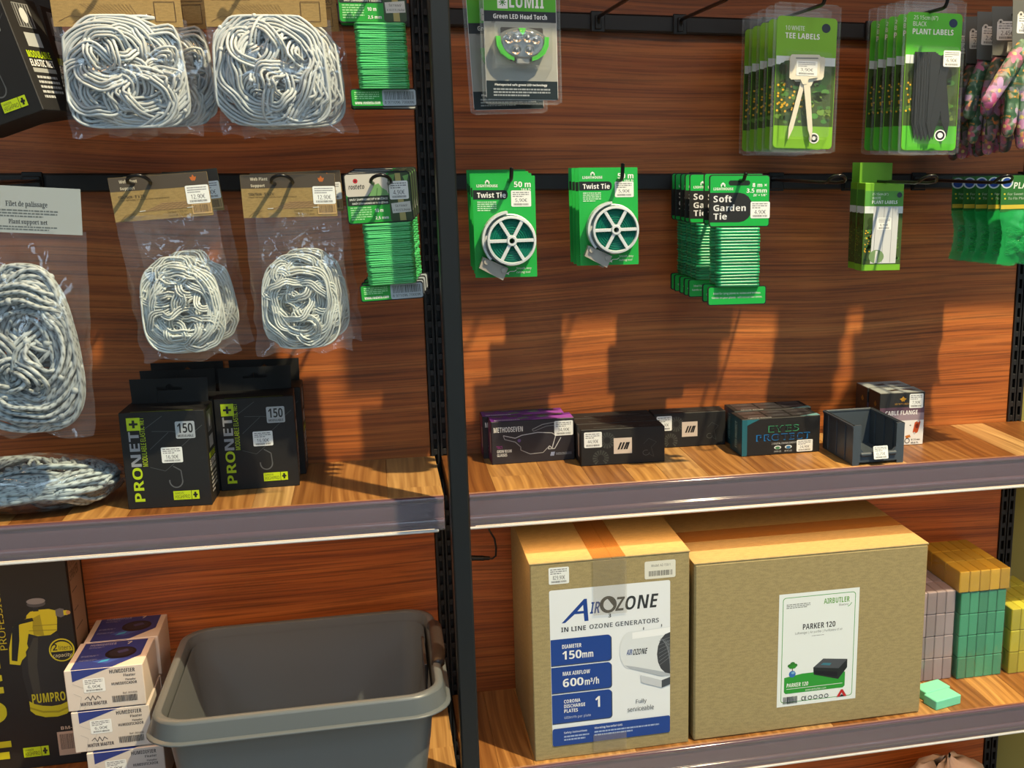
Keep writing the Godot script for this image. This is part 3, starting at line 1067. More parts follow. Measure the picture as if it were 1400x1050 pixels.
	p.poly([[40, 6], [42.5, 9], [46, 10], [43, 12.5], [42, 15], [40, 13.5], [38, 15], [37, 12.5], [34, 10], [37.5, 9]], K(206, 150, 40))
	p.text("SECRET JARDIN", 26, 17, 54, 20.5, K(196, 146, 50), "serif")
	p.text("CABLE FLANGE", 10, 29.5, 66, 36.5, K(236, 234, 232))
	p.price(51, 2.5, 75, 26, "7,90€")
	p.poly([[62, 50], [70, 46], [72, 50], [68, 66], [62, 70], [59, 66]], K(184, 74, 30))
	p.ell(66, 56, 3, 4, K(120, 40, 16))
	p.ell(68, 48, 2, 2, K(190, 190, 190))
	p.ell(62, 68, 2, 2, K(190, 190, 190))
	p.text("+", 53, 53, 56, 56, INK)
	p.poly([[46, 72], [54, 70], [56, 74], [48, 76]], K(184, 110, 40))
	p.arc(50, 80, 4, 4, 0, 360, 1.2, INK)
	p.text("Ø 7.5 mm", 57, 77, 72, 80, INK)
	p.text("65.6 ft.", 57, 82, 70, 85, INK)
	part(o, "front_print", p, M.print)
	p = P.new(0.001, 0, face_top(d))
	p.rect(0.6, 0.6, 77.4, 46, K(150, 156, 156))
	p.poly([[20, 24], [40, 18], [40, 28], [26, 32]], K(40, 30, 26))
	p.poly([[46, 22], [66, 18], [72, 28], [48, 26]], K(70, 46, 34))
	part(o, "top_print", p, M.print)
	p = P.new(0.001, 0, face_left(d))
	p.poly([[28, 14], [31, 18], [34, 20], [30, 24], [26, 24], [22, 20], [25, 18]], K(150, 106, 40))
	p.text("SECRET", 18, 28, 38, 32, K(110, 80, 46), "serif")
	p.rect(20, 42, 40, 52, K(120, 84, 70))
	part(o, "side_print", p, M.print)
	copy(o, "rear cable flange box touching the back panel behind the open plastic bin", Vector3(0.6905, 1.1355, 0.066), Vector3.ZERO)

func picking_bin() -> void:
	var o := thing("picking_bin", "small dark grey open fronted plastic bin with a price tag on its lip", "bin", Vector3(0.603, 1.048, 0.217), Vector3(0, 1.5, 0))
	var w := 0.083
	var h := 0.0625
	var d := 0.115
	var t := 0.0022
	var b := B.new()
	b.box(Vector3(t, 0.002, -d), Vector3(w - t, 0.0045, -0.004), 0.0004)
	for s in 2:
		var x0 := 0.0 if s == 0 else w - t
		# side wall with the front corner cut
		var q := B.new()
		b.xf = Transform3D(Basis(Vector3(0, 0, -1), Vector3(0, 1, 0), Vector3(1, 0, 0)), Vector3(x0, 0, 0))
		b.slab(PackedVector2Array([Vector2(0.003, 0.001), Vector2(d, 0.001), Vector2(d, h), Vector2(0.003, h)]), 0, t)
		b.xf = Transform3D.IDENTITY
	b.box(Vector3(t, 0.002, -d), Vector3(w - t, h, -d + t), 0.0004)
	part(o, "walls", b, M.dark_plastic)
	b = B.new()
	for s in 2:
		var x0 := -0.002 if s == 0 else w - 0.0035
		b.box(Vector3(x0, h - 0.004, -d), Vector3(x0 + 0.0055, h, 0.0), 0.0008)
	b.box(Vector3(0, h - 0.004, -d - 0.002), Vector3(w, h, -d + 0.003), 0.0008)
	part(o, "rim", b, M.dark_plastic)
	b = B.new()
	b.slab(PackedVector2Array([Vector2(-0.001, 0), Vector2(0.010, 0), Vector2(0.010, 0.005), Vector2(w - 0.010, 0.005), Vector2(w - 0.010, 0), Vector2(w + 0.001, 0), Vector2(w + 0.001, h), Vector2(w - 0.012, h), Vector2(w - 0.012, 0.026), Vector2(w - 0.017, 0.02), Vector2(0.017, 0.02), Vector2(0.012, 0.026), Vector2(0.012, h), Vector2(-0.001, h)]), -0.004, 0.0005)
	part(o, "front_frame", b, M.dark_plastic)
	b = B.new()
	b.tube(PackedVector3Array([Vector3(0.013, 0.017, 0.001), Vector3(w - 0.013, 0.017, 0.001)]), 0.0035, 8)
	part(o, "grip_lip", b, M.dark_plastic)
	b = B.new()
	for s in 2:
		for k in 3:
			var z := -0.03 - 0.032 * k
			var x0 := -0.0016 if s == 0 else w - t - 0.0014
			b.box(Vector3(x0, 0.004, z - 0.0015), Vector3(x0 + 0.0052, h - 0.003, z + 0.0015), 0.0004)
	part(o, "rib", b, M.dark_plastic)
	var p := P.new(0.001, 0, Transform3D(Basis(Vector3.RIGHT, -0.25), Vector3(0.03, 0.03, 0.0055)))
	p.price(0, 0, 24, 20, "0,25€")
	part(o, "price_tag", p, M.print)

func goods_on_lower_shelf() -> void:
	# tall brown carton with the blue and white label
	var w := 0.232
	var h := 0.3025
	var d := 0.236
	var o := thing("ozone_carton", "tall brown carton with a blue and white ozone generator label", "carton", Vector3(0.106, 0.9446, 0.25))
	carton(o, w, h, d, M.cardboard, "carton", 0.0012)
	var b := B.new()
	b.box(Vector3(-0.0012, 0, -d), Vector3(w / 2 - 0.001, 0.0024, 0.0006), 0.0006)
	b.box(Vector3(w / 2 + 0.001, 0, -d), Vector3(w + 0.0012, 0.0024, 0.0006), 0.0006)
	part(o, "top_flap", b, M.cardboard)
	b = B.new()
	b.box(Vector3(0.089, 0.0025, -d), Vector3(0.137, 0.0028, 0.0012), 0.0001)
	part(o, "brown_tape", b, M.tape)
	b = B.new()
	b.box(Vector3(0.089, -0.083, 0.0022), Vector3(0.138, 0.0026, 0.0024), 0.00005)
	part(o, "clear_tape", b, M.clear_tape)
	b = B.new()
	b.box(Vector3(0.086, -0.3, 0.0022), Vector3(0.136, -0.27, 0.0024), 0.00005)
	part(o, "clear_tape", b, M.clear_tape)
	var p := P.new(0.001)
	var blue := K(22, 62, 138)
	p.rrect(26, 40, 203, 282, 3, K(222, 226, 230))
	p.poly([[43, 91], [48, 91], [62, 79], [75, 79], [76, 91], [82, 91], [80, 57], [76, 57]], blue)
	p.poly([[66, 75], [75, 75], [74.4, 66]], K(222, 226, 230))
	p.text("IR", 84, 63, 98, 80.5, blue, "bold", 0, 0.16)
	p.ell(111, 69, 12.5, 13, K(48, 50, 54), 28)
	p.ell(111.5, 69, 7.6, 8.6, K(222, 226, 230), 24)
	p.poly([[110, 60], [120, 74], [123, 66], [114, 57]], K(48, 50, 54))
	p.text("ZONE", 121, 59, 182, 80, K(48, 50, 54), "bold", 0, 0.16)
	p.text("3", 111, 83, 115, 89, INK)
	p.text("IN LINE", 42, 97.5, 78, 104.5, K(44, 46, 52))
	p.text("OZONE GENERATORS", 83, 97, 186, 104, K(96, 100, 106))
	for k in 3:
		var y: float = [115, 158, 201][k]
		var y1: float = [155, 198, 246][k]
		p.rrect(26.5, y + 1.5, 115.5, y1 + 1.5, 5, K(60, 70, 90), true)
		p.rrect(26.5, y, 114, y1, 5, blue, true)
	p.text("DIAMETER", 43, 124, 71, 130, WHITE)
	p.text("150", 43, 134, 71, 147, WHITE)
	p.text("mm", 72, 139, 88, 147, WHITE)
	p.text("MAX AIRFLOW", 43, 166, 83, 172, WHITE)
	p.text("600", 43, 177, 73, 190, WHITE)
	p.text("m³/h", 75, 179, 96, 190, WHITE)
	p.text("CORONA", 44, 210, 68, 215.5, WHITE)
	p.text("DISCHARGE", 44, 217.5, 75, 223, WHITE)
	p.text("PLATES", 44, 225, 64, 230.5, WHITE)
	p.text("600m³/h per plate", 44, 236, 83, 241.5, K(180, 190, 214), "regular")
	p.text("1", 90, 210, 97, 227, WHITE)
	# picture of the fan tube
	var body: Array = []
	for k in 13:
		var a := deg_to_rad(90 + 15.0 * k)
		body.append([142 + cos(a) * 15, 143 + sin(a) * 29])
	body.append_array([[203, 112], [203, 190], [190, 190]])
	p.poly(body, K(212, 216, 220))
	p.poly([[142, 172], [134, 166], [150, 170], [203, 186], [203, 190], [190, 190]], K(168, 174, 182))
	p.poly([[146, 116], [203, 113], [203, 124], [146, 126]], K(232, 234, 236))
	var gr: Array = [[203, 121]]
	for k in 9:
		var a := deg_to_rad(-90 - 22.5 * k)
		gr.append([203 + cos(a) * 20, 154 + sin(a) * 33])
	p.poly(gr, K(56, 60, 66))
	for k in 7:
		p.line([[188 + k * 2.2, 130 + k * 0.6], [203, 142 + k * 7.0]], 0.6, K(120, 124, 130))
		p.line([[186, 172 - k * 6.4], [203, 160 - k * 5.2]], 0.6, K(120, 124, 130))
	p.text("AIR", 137, 142, 145, 150, blue, "bold", 0, 0.2)
	p.text("OZONE", 146, 142, 167, 151, K(46, 48, 54), "bold", 0, 0.2)
	p.poly([[158, 184], [190, 196], [203, 192], [203, 204], [190, 208], [159, 196]], K(190, 194, 200))
	p.poly([[190, 196], [203, 192], [203, 204], [190, 208]], K(66, 70, 78))
	p.line([[163, 113], [163, 109]], 1.2, K(80, 84, 90))
	p.line([[190, 111], [190, 107]], 1.2, K(80, 84, 90))
	p.text("Fully", 151, 222, 167, 230.5, K(70, 76, 86), "regular")
	p.text("serviceable", 138, 233, 178, 241, K(70, 76, 86), "regular")
	p.rrect(26.3, 254, 202.8, 281.7, 3, blue)
	p.text("Safety instructions", 43, 260, 77, 264.5, K(190, 200, 220))
	p.lines(43, 267, 80, 277, 2, K(150, 166, 200))
	p.text("Warning harmful GAS", 88, 258, 130, 262.5, K(200, 208, 224))
	p.lines(88, 265, 186, 275, 2, K(150, 166, 200))
	part(o, "printed_label", p, M.print, "blue and white printed product label")
	p = P.new(0.001)
	p.price(26, 6, 55, 31, "829.90€")
	part(o, "price_sticker", p, M.print)
	p = P.new(0.001)
	p.rrect(165, 9, 211, 36, 2.5, K(214, 212, 200))
	p.text("Model: AZ-150-1", 175, 14, 203, 18, K(60, 60, 60), "regular")
	p.bars(171, 24, 206, 32)
	part(o, "barcode_sticker", p, M.print)
	# wide carton
	w = 0.374
	h = 0.2815
	d = 0.238
	o = thing("purifier_carton", "wide plain brown carton with a white and green air purifier label", "carton", Vector3(0.346, 0.9238, 0.25))
	carton(o, w, h, d, M.cardboard, "carton", 0.0025)
	b = B.new()
	b.box(Vector3(-0.001, -0.0005, -d), Vector3(w + 0.001, 0.002, -d / 2 - 0.001), 0.0006)
	b.box(Vector3(-0.001, -0.0005, -d / 2 + 0.001), Vector3(w + 0.001, 0.002, -0.0005), 0.0006)
	part(o, "top_flap", b, M.cardboard)
	b = B.new()
	b.box(Vector3(0, 0.0021, -d / 2 - 0.025), Vector3(w, 0.0024, -d / 2 + 0.025), 0.0001)
	part(o, "brown_tape", b, M.tape)
	p = P.new(0.001, 0, Transform3D(Basis.IDENTITY, Vector3(0.132, -0.059, 0)))
	var gn := K(62, 150, 62)
	p.rect(0, 0, 130, 184, K(222, 228, 228))
	p.rrect(6, 6, 124, 178, 5, gn)
	p.rrect(7, 7, 123, 177, 4.4, K(222, 228, 228))
	p.lines(12, 17, 50, 25, 3, K(120, 124, 124))
	p.text("AIRBUTLER", 72, 13, 114, 21.5, K(86, 150, 48))
	p.text("Bluecare", 97, 23.5, 112, 27, K(90, 94, 94), "regular")
	p.arc(110, 20, 8, 9, 20, 80, 1, gn)
	p.text("PARKER 120", 39, 51, 92, 60, K(40, 42, 44))
	p.text("Luftreiniger | Air purifier | Purificateur d' air", 27, 63, 104, 68, K(96, 100, 100), "regular")
	p.lines(54, 71, 79, 73, 1, K(150, 152, 152))
	p.poly([[11, 136], [40, 132], [70, 132], [111, 137], [111, 160], [108, 163], [14, 163], [11, 160]], K(44, 146, 50))
	p.poly([[58, 124], [74, 111], [114, 116], [114, 130], [100, 148], [59, 136]], K(32, 34, 38))
	p.poly([[58, 124], [74, 111], [114, 116], [100, 130]], K(74, 78, 84))
	p.poly([[70, 121], [74, 118], [88, 120], [85, 123.5]], K(56, 116, 134))
	p.poly([[60, 129], [98, 136], [98, 144], [60, 135]], K(20, 21, 24))
	p.ell(24, 131, 5.5, 5.5, K(50, 104, 176))
	p.ell(25, 129, 3, 2, K(120, 170, 206), 10)
	p.line([[24, 126], [24, 118]], 1.2, K(90, 66, 40))
	for k in 5:
		p.ell([20, 24, 28, 22, 26][k], [117, 114, 117, 119, 119][k], 4, 3, K(46, 104 + k * 8, 40), 10)
	p.text("PARKER 120", 15, 146, 50, 152.5, K(226, 232, 226), "bold", 0, 0.1)
	p.rect(15, 155, 107, 155.8, K(226, 232, 226))
	p.text("www.airbutler.com", 46, 158, 80, 161.5, K(220, 230, 220), "regular")
	p.bars(10, 168, 33, 180)
	p.text("CE", 40, 170, 48, 177, INK)
	for k in 4:
		p.arc(54 + k * 9, 173.5, 3, 3, 0, 360, 1, INK)
	p.poly([[98, 178], [105, 166], [108, 166], [115, 178], [110, 178], [106.5, 171], [103, 178]], K(184, 36, 36))
	p.poly([[102, 178], [106.5, 174], [111, 178]], INK)
	part(o, "printed_label", p, M.print, "white and green printed product label")
	# blocks of coloured foam, packed in film
	foam_pack("foam_pack", "stack of pale lilac foam blocks in film next to the wide carton", Vector3(0.742, 0.642, 0.15), 5, 4, 3, Vector3(0.0172, 0.0398, 0.046), [150, 138, 142])
	foam_pack("foam_pack", "four layer stack of turquoise green foam blocks under the yellow pack", Vector3(0.8345, 0.642, 0.157), 5, 4, 3, Vector3(0.0168, 0.0389, 0.048), [62, 146, 112])
	foam_pack("foam_pack", "mustard yellow pack of foam blocks lying on the turquoise stack", Vector3(0.8285, 0.7985, 0.159), 5, 1, 3, Vector3(0.0188, 0.0375, 0.05), [180, 146, 40])
	foam_pack("foam_pack", "lime yellow stack of foam blocks at the right edge of the lower shelf", Vector3(0.9305, 0.642, 0.16), 5, 3, 3, Vector3(0.0178, 0.0395, 0.048), [172, 166, 48])
	var lb := thing("foam_block", "two loose mint green foam blocks lying at the front of the lower shelf", "foam block", Vector3(0.748, 0.642, 0.252), Vector3(0, 14, 0))
	for k in 2:
		b = B.new()
		b.box(Vector3(0, 0, -0.031), Vector3(0.052, 0.016, 0), 0.0012)
		part(lb, "block", b, mat("mint_foam_%d" % k, 120, 214, 176, 0.9)).position = Vector3(0.006 * k, 0, -0.0325 * k)
	# power cable hanging behind the post
	o = thing("power_cable", "black power cable with a barrel connector hanging beside the post", "cable", Vector3(0.06, 0.9, 0.05))
	b = B.new()
	b.tube(PackedVector3Array([Vector3(0.010, 0.118, -0.03), Vector3(0.010, 0.06, -0.01), Vector3(0.009, 0.036, 0), Vector3(0.0165, 0.022, 0.002), Vector3(0.0185, 0.008, 0.003), Vector3(0.0175, -0.006, 0.003), Vector3(0.012, -0.0105, 0.002), Vector3(0.006, -0.0095, 0.001)]), 0.0016, 8)
	part(o, "cord", b, M.black_metal)
	b = B.new()
	b.xf = Transform3D(Basis(Vector3(0, 0, 1), PI / 2 - 0.1), Vector3(0.008, -0.0098, 0.001))
	b.lathe([Vector2(0, 0), Vector2(0.003, 0.0), Vector2(0.0036, 0.008), Vector2(0.0042, 0.010), Vector2(0.0042, 0.032), Vector2(0, 0.032)], 14)
	part(o, "connector", b, M.black_metal)
	# base deck with a crumpled bag, below the lower shelf
	o = thing("base_deck", "dark base deck at the foot of the shelving", "shelf", Vector3(-0.985, 0.3, 0))
	b = B.new()
	b.box(Vector3(0, -0.04, 0.004), Vector3(2.1, 0, 0.24), 0.001)
	part(o, "deck_board", b, M.bar_metal)
	b = B.new()
	b.box(Vector3(0, -0.3, 0.2), Vector3(2.1, -0.04, 0.22), 0.001)
	part(o, "kick_plate", b, M.bar_metal)
	o = thing("plastic_bag", "crumpled whitish plastic bag just visible under the lower shelf, bottom right", "bag", Vector3(0.86, 0.3, 0.1))
	b = B.new()
	b.grid(24, 12, func(i: int, j: int) -> Vector3:
		var a := TAU * i / 24.0
		var t := PI * j / 12.0 * 0.98
		var r := 1.0 + noise.get_noise_3d(cos(a) * 1.8, sin(a) * 1.8, t * 1.6) * 0.22
		return Vector3(cos(a) * sin(t) * 0.085 * r, 0.078 + cos(t) * -0.078 * (1 if t < 2.2 else r), sin(a) * sin(t) * 0.075 * r), null, true)
	for i in b.v.size():
		b.v[i].y = maxf(b.v[i].y * 1.02, 0)
	part(o, "bag_film", b, mat("bag_white", 196, 180, 168, 0.4))

func foam_pack(called: String, label: String, at: Vector3, nx: int, ny: int, nz: int, s: Vector3, rgb: Array) -> void:
	var o := thing(called, label, "foam pack", at, Vector3.ZERO, "packs of foam blocks")
	var b := B.new()
	b.box(Vector3(0.0002, 0.0002, -s.z + 0.0004), Vector3(s.x - 0.0004, s.y - 0.0004, 0), 0.0012)
	var me := b.mesh()
	var ms: Array = []
	for k in 4:
		var q: float = [1.0, 0.93, 1.06, 0.97][k]
		ms.append(mat(called + "_tone_%d" % (M.size()), minf(rgb[0] * q, 255), minf(rgb[1] * q, 255), minf(rgb[2] * q, 255), 0.85))
	for z in nz:
		for y in ny:
			for x in nx:
				var p := part(o, "block", me, ms[(x * 3 + y * 5 + z * 2 + rg.randi() % 2) % 4])
				p.position = Vector3(x * s.x, y * s.y, -z * (s.z + 0.0012) + rg.randf_range(-0.0008, 0.0))
	var W := nx * s.x
	var H := ny * s.y
	var D := nz * (s.z + 0.0012)
	b = B.new()
	var off := at.x * 37.0
	b.grid(18, 14, func(i: int, j: int) -> Vector3:
		var q := noise.get_noise_2d(i * 0.5 + off, j * 0.45)
		return Vector3(lerpf(0.0, W, i / 18.0), lerpf(0.0, H, j / 14.0), 0.0012 + absf(q) * 0.0022))
	b.grid(16, 14, func(i: int, j: int) -> Vector3:
		var q := noise.get_noise_2d(i * 0.5 + off + 40, j * 0.45)
		return Vector3(-0.0008 - absf(q) * 0.0018, lerpf(0.0, H, j / 14.0), lerpf(-D, 0.001, i / 16.0)))
	part(o, "film_wrap", b, M.film)

func left_lower_goods() -> void:
	# black sprayer carton
	var w := 0.198
	var h := 0.3565
	var d := 0.084
	var o := thing("sprayer_carton", "tall black carton with a lime green pump sprayer picture", "carton", Vector3(-0.72, 0.9988, 0.086))
	carton(o, w, h, d, mat("sprayer_black", 20, 20, 19, 0.6))
	var lime := K(186, 182, 32)
	var p := P.new(0.001)
	p.poly([[140, 152], [177, 154], [181, 166], [186, 186], [188, 210], [184, 262], [171, 270], [131, 258], [126, 214], [127, 190], [133, 168]], K(36, 36, 34))
	p.poly([[146, 158], [152, 158], [146, 200], [146, 262], [138, 260], [134, 210], [136, 180]], K(58, 57, 50))
	p.poly([[130, 253], [136, 258], [146, 262], [158, 264], [170, 263], [182, 258], [182, 272], [176, 278], [164, 281], [148, 280], [136, 275], [130, 268]], lime)
	p.poly([[130, 262], [146, 270], [166, 272], [182, 266], [182, 269], [166, 275], [146, 273], [130, 265]], K(150, 146, 26))
	# head with neck and trigger grip
	p.poly([[141, 124], [146, 119], [156, 117], [170, 117], [178, 120], [179, 132], [177, 150], [168, 156], [152, 156], [140, 151], [138, 140]], lime)
	p.poly([[146, 130], [158, 124], [160, 156], [147, 154]], K(146, 142, 24))
	p.line([[141, 140], [178, 141]], 1, K(120, 116, 22))
	p.line([[140, 147], [177, 149]], 1, K(120, 116, 22))
	p.poly([[123, 136], [130, 131], [142, 128], [148, 131], [147, 141], [142, 145], [139, 158], [137, 166], [138, 172], [134, 178], [134, 184], [128, 190], [125, 197], [112, 194], [114, 170]], lime)
	p.poly([[121, 140], [130, 137], [128, 160], [122, 191], [115, 189]], K(26, 26, 24))
	p.poly([[123, 135], [130, 130], [148, 128], [149, 133], [132, 136], [122, 141]], K(22, 22, 21))
	p.rect(150, 110, 157, 119, K(30, 30, 30))
	p.ell(155, 108, 12, 5, K(70, 70, 74))
	p.ell(155, 104, 12, 4.6, K(120, 120, 124))
	p.poly([[178, 119], [184, 117], [189, 119], [189, 129], [184, 131], [178, 128]], K(92, 94, 98))
	p.poly([[188, 121], [193, 121], [193, 128], [188, 128]], lime)
	p.ell(194, 124.5, 3, 3, K(170, 132, 84))
	p.ell(180, 180, 16.5, 17.5, lime, 28)
	p.ell(180, 180, 14.6, 15.6, K(30, 30, 28), 28)
	var hf: Array = []
	for k in 13:
		var a := deg_to_rad(180 + 15.0 * k)
		hf.append([180 + cos(a) * 14, 182 + sin(a) * 15])
	p.poly(hf, lime)
	p.text("2", 168.5, 170, 174.5, 180, INK)
	p.text("liters", 176.5, 173, 192, 180, INK, "regular")
	p.text("capacity", 168, 185, 192, 192, K(206, 202, 160), "regular")
	p.text("PUMPRO", 134, 243, 177, 257, lime, "bold")
	p.text("PROFESSIONAL", 103, 62, 112, 172, K(174, 168, 36), "regular", 1)
	p.text("PUMPRO", 40, 62, 100, 320, lime, "bold", 1)
	p.rect(40, 327, 96, 338, lime)
	highpro(p, 114, 324, 147, 339)
	p.rect(160, 305, 188, 342, K(184, 160, 140))
	p.bars(163, 309, 186, 333)
	p.text("BM-2L", 166, 297, 190, 302, K(190, 170, 150))
	part(o, "front_print", p, M.print)
	p = P.new(0.001, 0, face_right(w))
	p.rect(10, 28, 74, 330, K(152, 132, 112))
	p.text("PROFESSIONAL", 14, 56, 68, 66, INK, "regular")
	p.text("SPRAYER", 14, 70, 60, 84, INK)
	p.lines(16, 100, 56, 104, 1, INK)
	p.lines(16, 128, 62, 132, 1, INK)
	p.lines(16, 156, 66, 160, 1, INK)
	p.lines(16, 184, 60, 188, 1, INK)
	part(o, "side_print", p, M.print)
	# humidifier boxes
	w = 0.098
	h = 0.0595
	d = 0.0935
	o = thing("humidifier_box", "white and blue humidifier box, topmost at the front of the stack beside the grey tub", "box", Vector3(-0.516, 0.8258, 0.1805), Vector3(0, -0.5, 0), "humidifier boxes")
	carton(o, w, h, d, mat("humidifier_carton", 206, 196, 186, 0.5))
	var blue := K(44, 56, 126)
	p = P.new(0.001)
	p.poly([[9, 0.5], [58, 0.5], [9, 17]], blue)
	p.line([[9, 20], [30, 32], [20, 58]], 0.5, K(176, 170, 164))
	p.line([[9, 34], [18, 40], [14, 58]], 0.5, K(176, 170, 164))
	p.text("HUMIDIFIER", 56, 4, 88, 9.5, K(40, 36, 40))
	p.text("Floater", 73, 11.5, 88, 15.5, K(60, 56, 58))
	p.text("Flotador", 75, 18.5, 88, 21.5, K(60, 56, 58))
	p.text("HUMIDIFICADOR", 57, 23, 89, 27, K(44, 40, 44))
	p.price(22, 14, 49, 34, "6,90€")
	p.line([[22, 44], [26, 40], [29, 46], [32, 39], [35, 46], [38, 40], [42, 44]], 0.9, K(70, 66, 70))
	p.text("WATER MASTER", 16, 48, 49, 53, K(50, 46, 52))
	p.text("Ref. 005896", 70, 38, 88, 41, K(60, 56, 58), "regular")
	p.bars(56, 42.5, 88, 52)
	part(o, "front_print", p, M.print)
	p = P.new(0.001, 0, face_top(d))
	p.poly([[8, 3], [90, 3], [90, 60], [60, 93], [8, 93]], blue)
	p.poly([[30, 70], [66, 44], [74, 60], [50, 80]], K(58, 80, 160))
	p.ell(62, 46, 20, 20, K(26, 26, 32), 26)
	p.ell(62, 44, 16, 15, K(42, 40, 52), 24)
	p.poly([[56, 40], [68, 34], [72, 42], [60, 48]], K(66, 64, 106))
	p.poly([[42, 68], [52, 64], [50, 72], [38, 76]], K(60, 150, 200))
	p.text("HUMIDIFIER", 16, 8, 50, 15, K(150, 150, 180))
	p.text("7", 64, 8, 70, 17, K(220, 210, 190))
	p.lines(16, 19, 36, 25, 2, K(120, 124, 170))
	p.lines(12, 48, 34, 54, 2, K(120, 130, 180))
	p.lines(12, 62, 36, 68, 2, K(120, 130, 180))
	part(o, "top_print", p, M.print)
	copy(o, "white and blue humidifier box behind the topmost front one, by the back panel", Vector3(-0.5115, 0.8258, 0.0855), Vector3(0, 0.5, 0))
	copy(o, "white humidifier box second in the stack, half hidden by the tub rim", Vector3(-0.5135, 0.7645, 0.1815), Vector3(0, 0.5, 0))
	copy(o, "lower white humidifier box at the rear of the stack behind the second one", Vector3(-0.5135, 0.7645, 0.0868), Vector3.ZERO)
	copy(o, "bottom humidifier box of the stack, standing on the shelf in shade", Vector3(-0.5, 0.7032, 0.184), Vector3.ZERO)
	copy(o, "bottom rear humidifier box of the stack, by the back panel", Vector3(-0.507, 0.7032, 0.0885), Vector3.ZERO)
	tub()

func ring_loft(b: B, rings: Array, cx: float, cz: float) -> void:
	# rings of [y, half x, half z, corner radius]
	var pts := 56
	b.grid(pts, rings.size() - 1, func(i: int, j: int) -> Vector3:
		var r: Array = rings[j]
		var q := (i % pts) / float(pts) * 4.0
		var k := int(q)
		var t := q - k
		var hx: float = r[1]
		var hz: float = r[2]
		var cr: float = r[3]
		# each quarter: half side, corner, half side
		var sgx: float = [1, -1, -1, 1][k]
		var sgz: float = [1, 1, -1, -1][k]
		if k % 2 == 1:
			t = 1.0 - t
		var p: Vector2
		if t < 0.25:
			p = Vector2(hx, (hz - cr) * t / 0.25)
		elif t < 0.75:
			var a := (t - 0.25) / 0.5 * PI / 2
			p = Vector2(hx - cr + cos(a) * cr, hz - cr + sin(a) * cr)
		else:
			p = Vector2((hx - cr) * (1.0 - (t - 0.75) / 0.25), hz)
		return Vector3(cx + p.x * sgx, r[0], cz + p.y * sgz), null, true)

func tub() -> void:
	var o := thing("plastic_tub", "large grey plastic tub with a rounded rim overhanging the lower shelf", "tub", Vector3(-0.204, 0.6425, 0.198))
	var b := B.new()
	ring_loft(b, [[0.0, 0.13, 0.02, 0.015], [0.0, 0.146, 0.118, 0.03], [0.003, 0.150, 0.121, 0.03], [0.09, 0.162, 0.136, 0.035], [0.150, 0.168, 0.144, 0.038]], 0, 0)
	ring_loft(b, [[0.16, 0.165, 0.141, 0.037], [0.09, 0.159, 0.133, 0.034], [0.006, 0.147, 0.118, 0.028], [0.003, 0.14, 0.11, 0.02], [0.003, 0.1, 0.01, 0.008]], 0, 0)
	part(o, "body", b, M.grey_plastic)
	b = B.new()
	ring_loft(b, [[0.140, 0.1655, 0.1415, 0.037], [0.1715, 0.171, 0.147, 0.04]], 0, 0)
	ring_loft(b, [[0.1715, 0.171, 0.147, 0.04], [0.1735, 0.1725, 0.1485, 0.041], [0.1738, 0.1765, 0.1525, 0.044], [0.1725, 0.180, 0.156, 0.046], [0.1695, 0.1815, 0.1575, 0.047]], 0, 0)
	ring_loft(b, [[0.1695, 0.1815, 0.1575, 0.047], [0.149, 0.1855, 0.1615, 0.05]], 0, 0)
	ring_loft(b, [[0.149, 0.1855, 0.1615, 0.05], [0.1475, 0.1895, 0.1655, 0.052], [0.1455, 0.1905, 0.1665, 0.052], [0.1445, 0.189, 0.165, 0.052], [0.1445, 0.168, 0.144, 0.04]], 0, 0)
	part(o, "rim", b, M.grey_plastic)
	b = B.new()
	b.tube(PackedVector3Array([Vector3(0.178, 0.172, 0.055), Vector3(0.180, 0.178, 0.035), Vector3(0.180, 0.178, -0.06), Vector3(0.178, 0.172, -0.08)]), 0.0095, 10)
	b.box(Vector3(0.1595, 0.105, -0.062), Vector3(0.1635, 0.165, 0.04), 0.001)
	part(o, "handle", b, mat("tub_handle", 46, 40, 38, 0.4))

func lighthouse(p: P, x0: float, y0: float, x1: float, y1: float, xm: float, yh: float) -> void:
	p.text("LIGHTHOUSE", x0, y0, x1, y1, WHITE)
	p.poly([[xm - 3, y0 - 1], [xm - 3, yh + 2.4], [xm, yh], [xm + 3, yh + 2.4], [xm + 3, y0 - 1]], WHITE)
	p.poly([[xm - 1.6, y0 - 1], [xm - 1.6, y0 - 2.6], [xm, y0 - 3.4], [xm + 1.6, y0 - 2.6], [xm + 1.6, y0 - 1]], K(10, 120, 48))
	p.line([[xm - 2.4, yh + 3], [xm + 2.4, yh + 3]], 0.5, K(10, 120, 48))

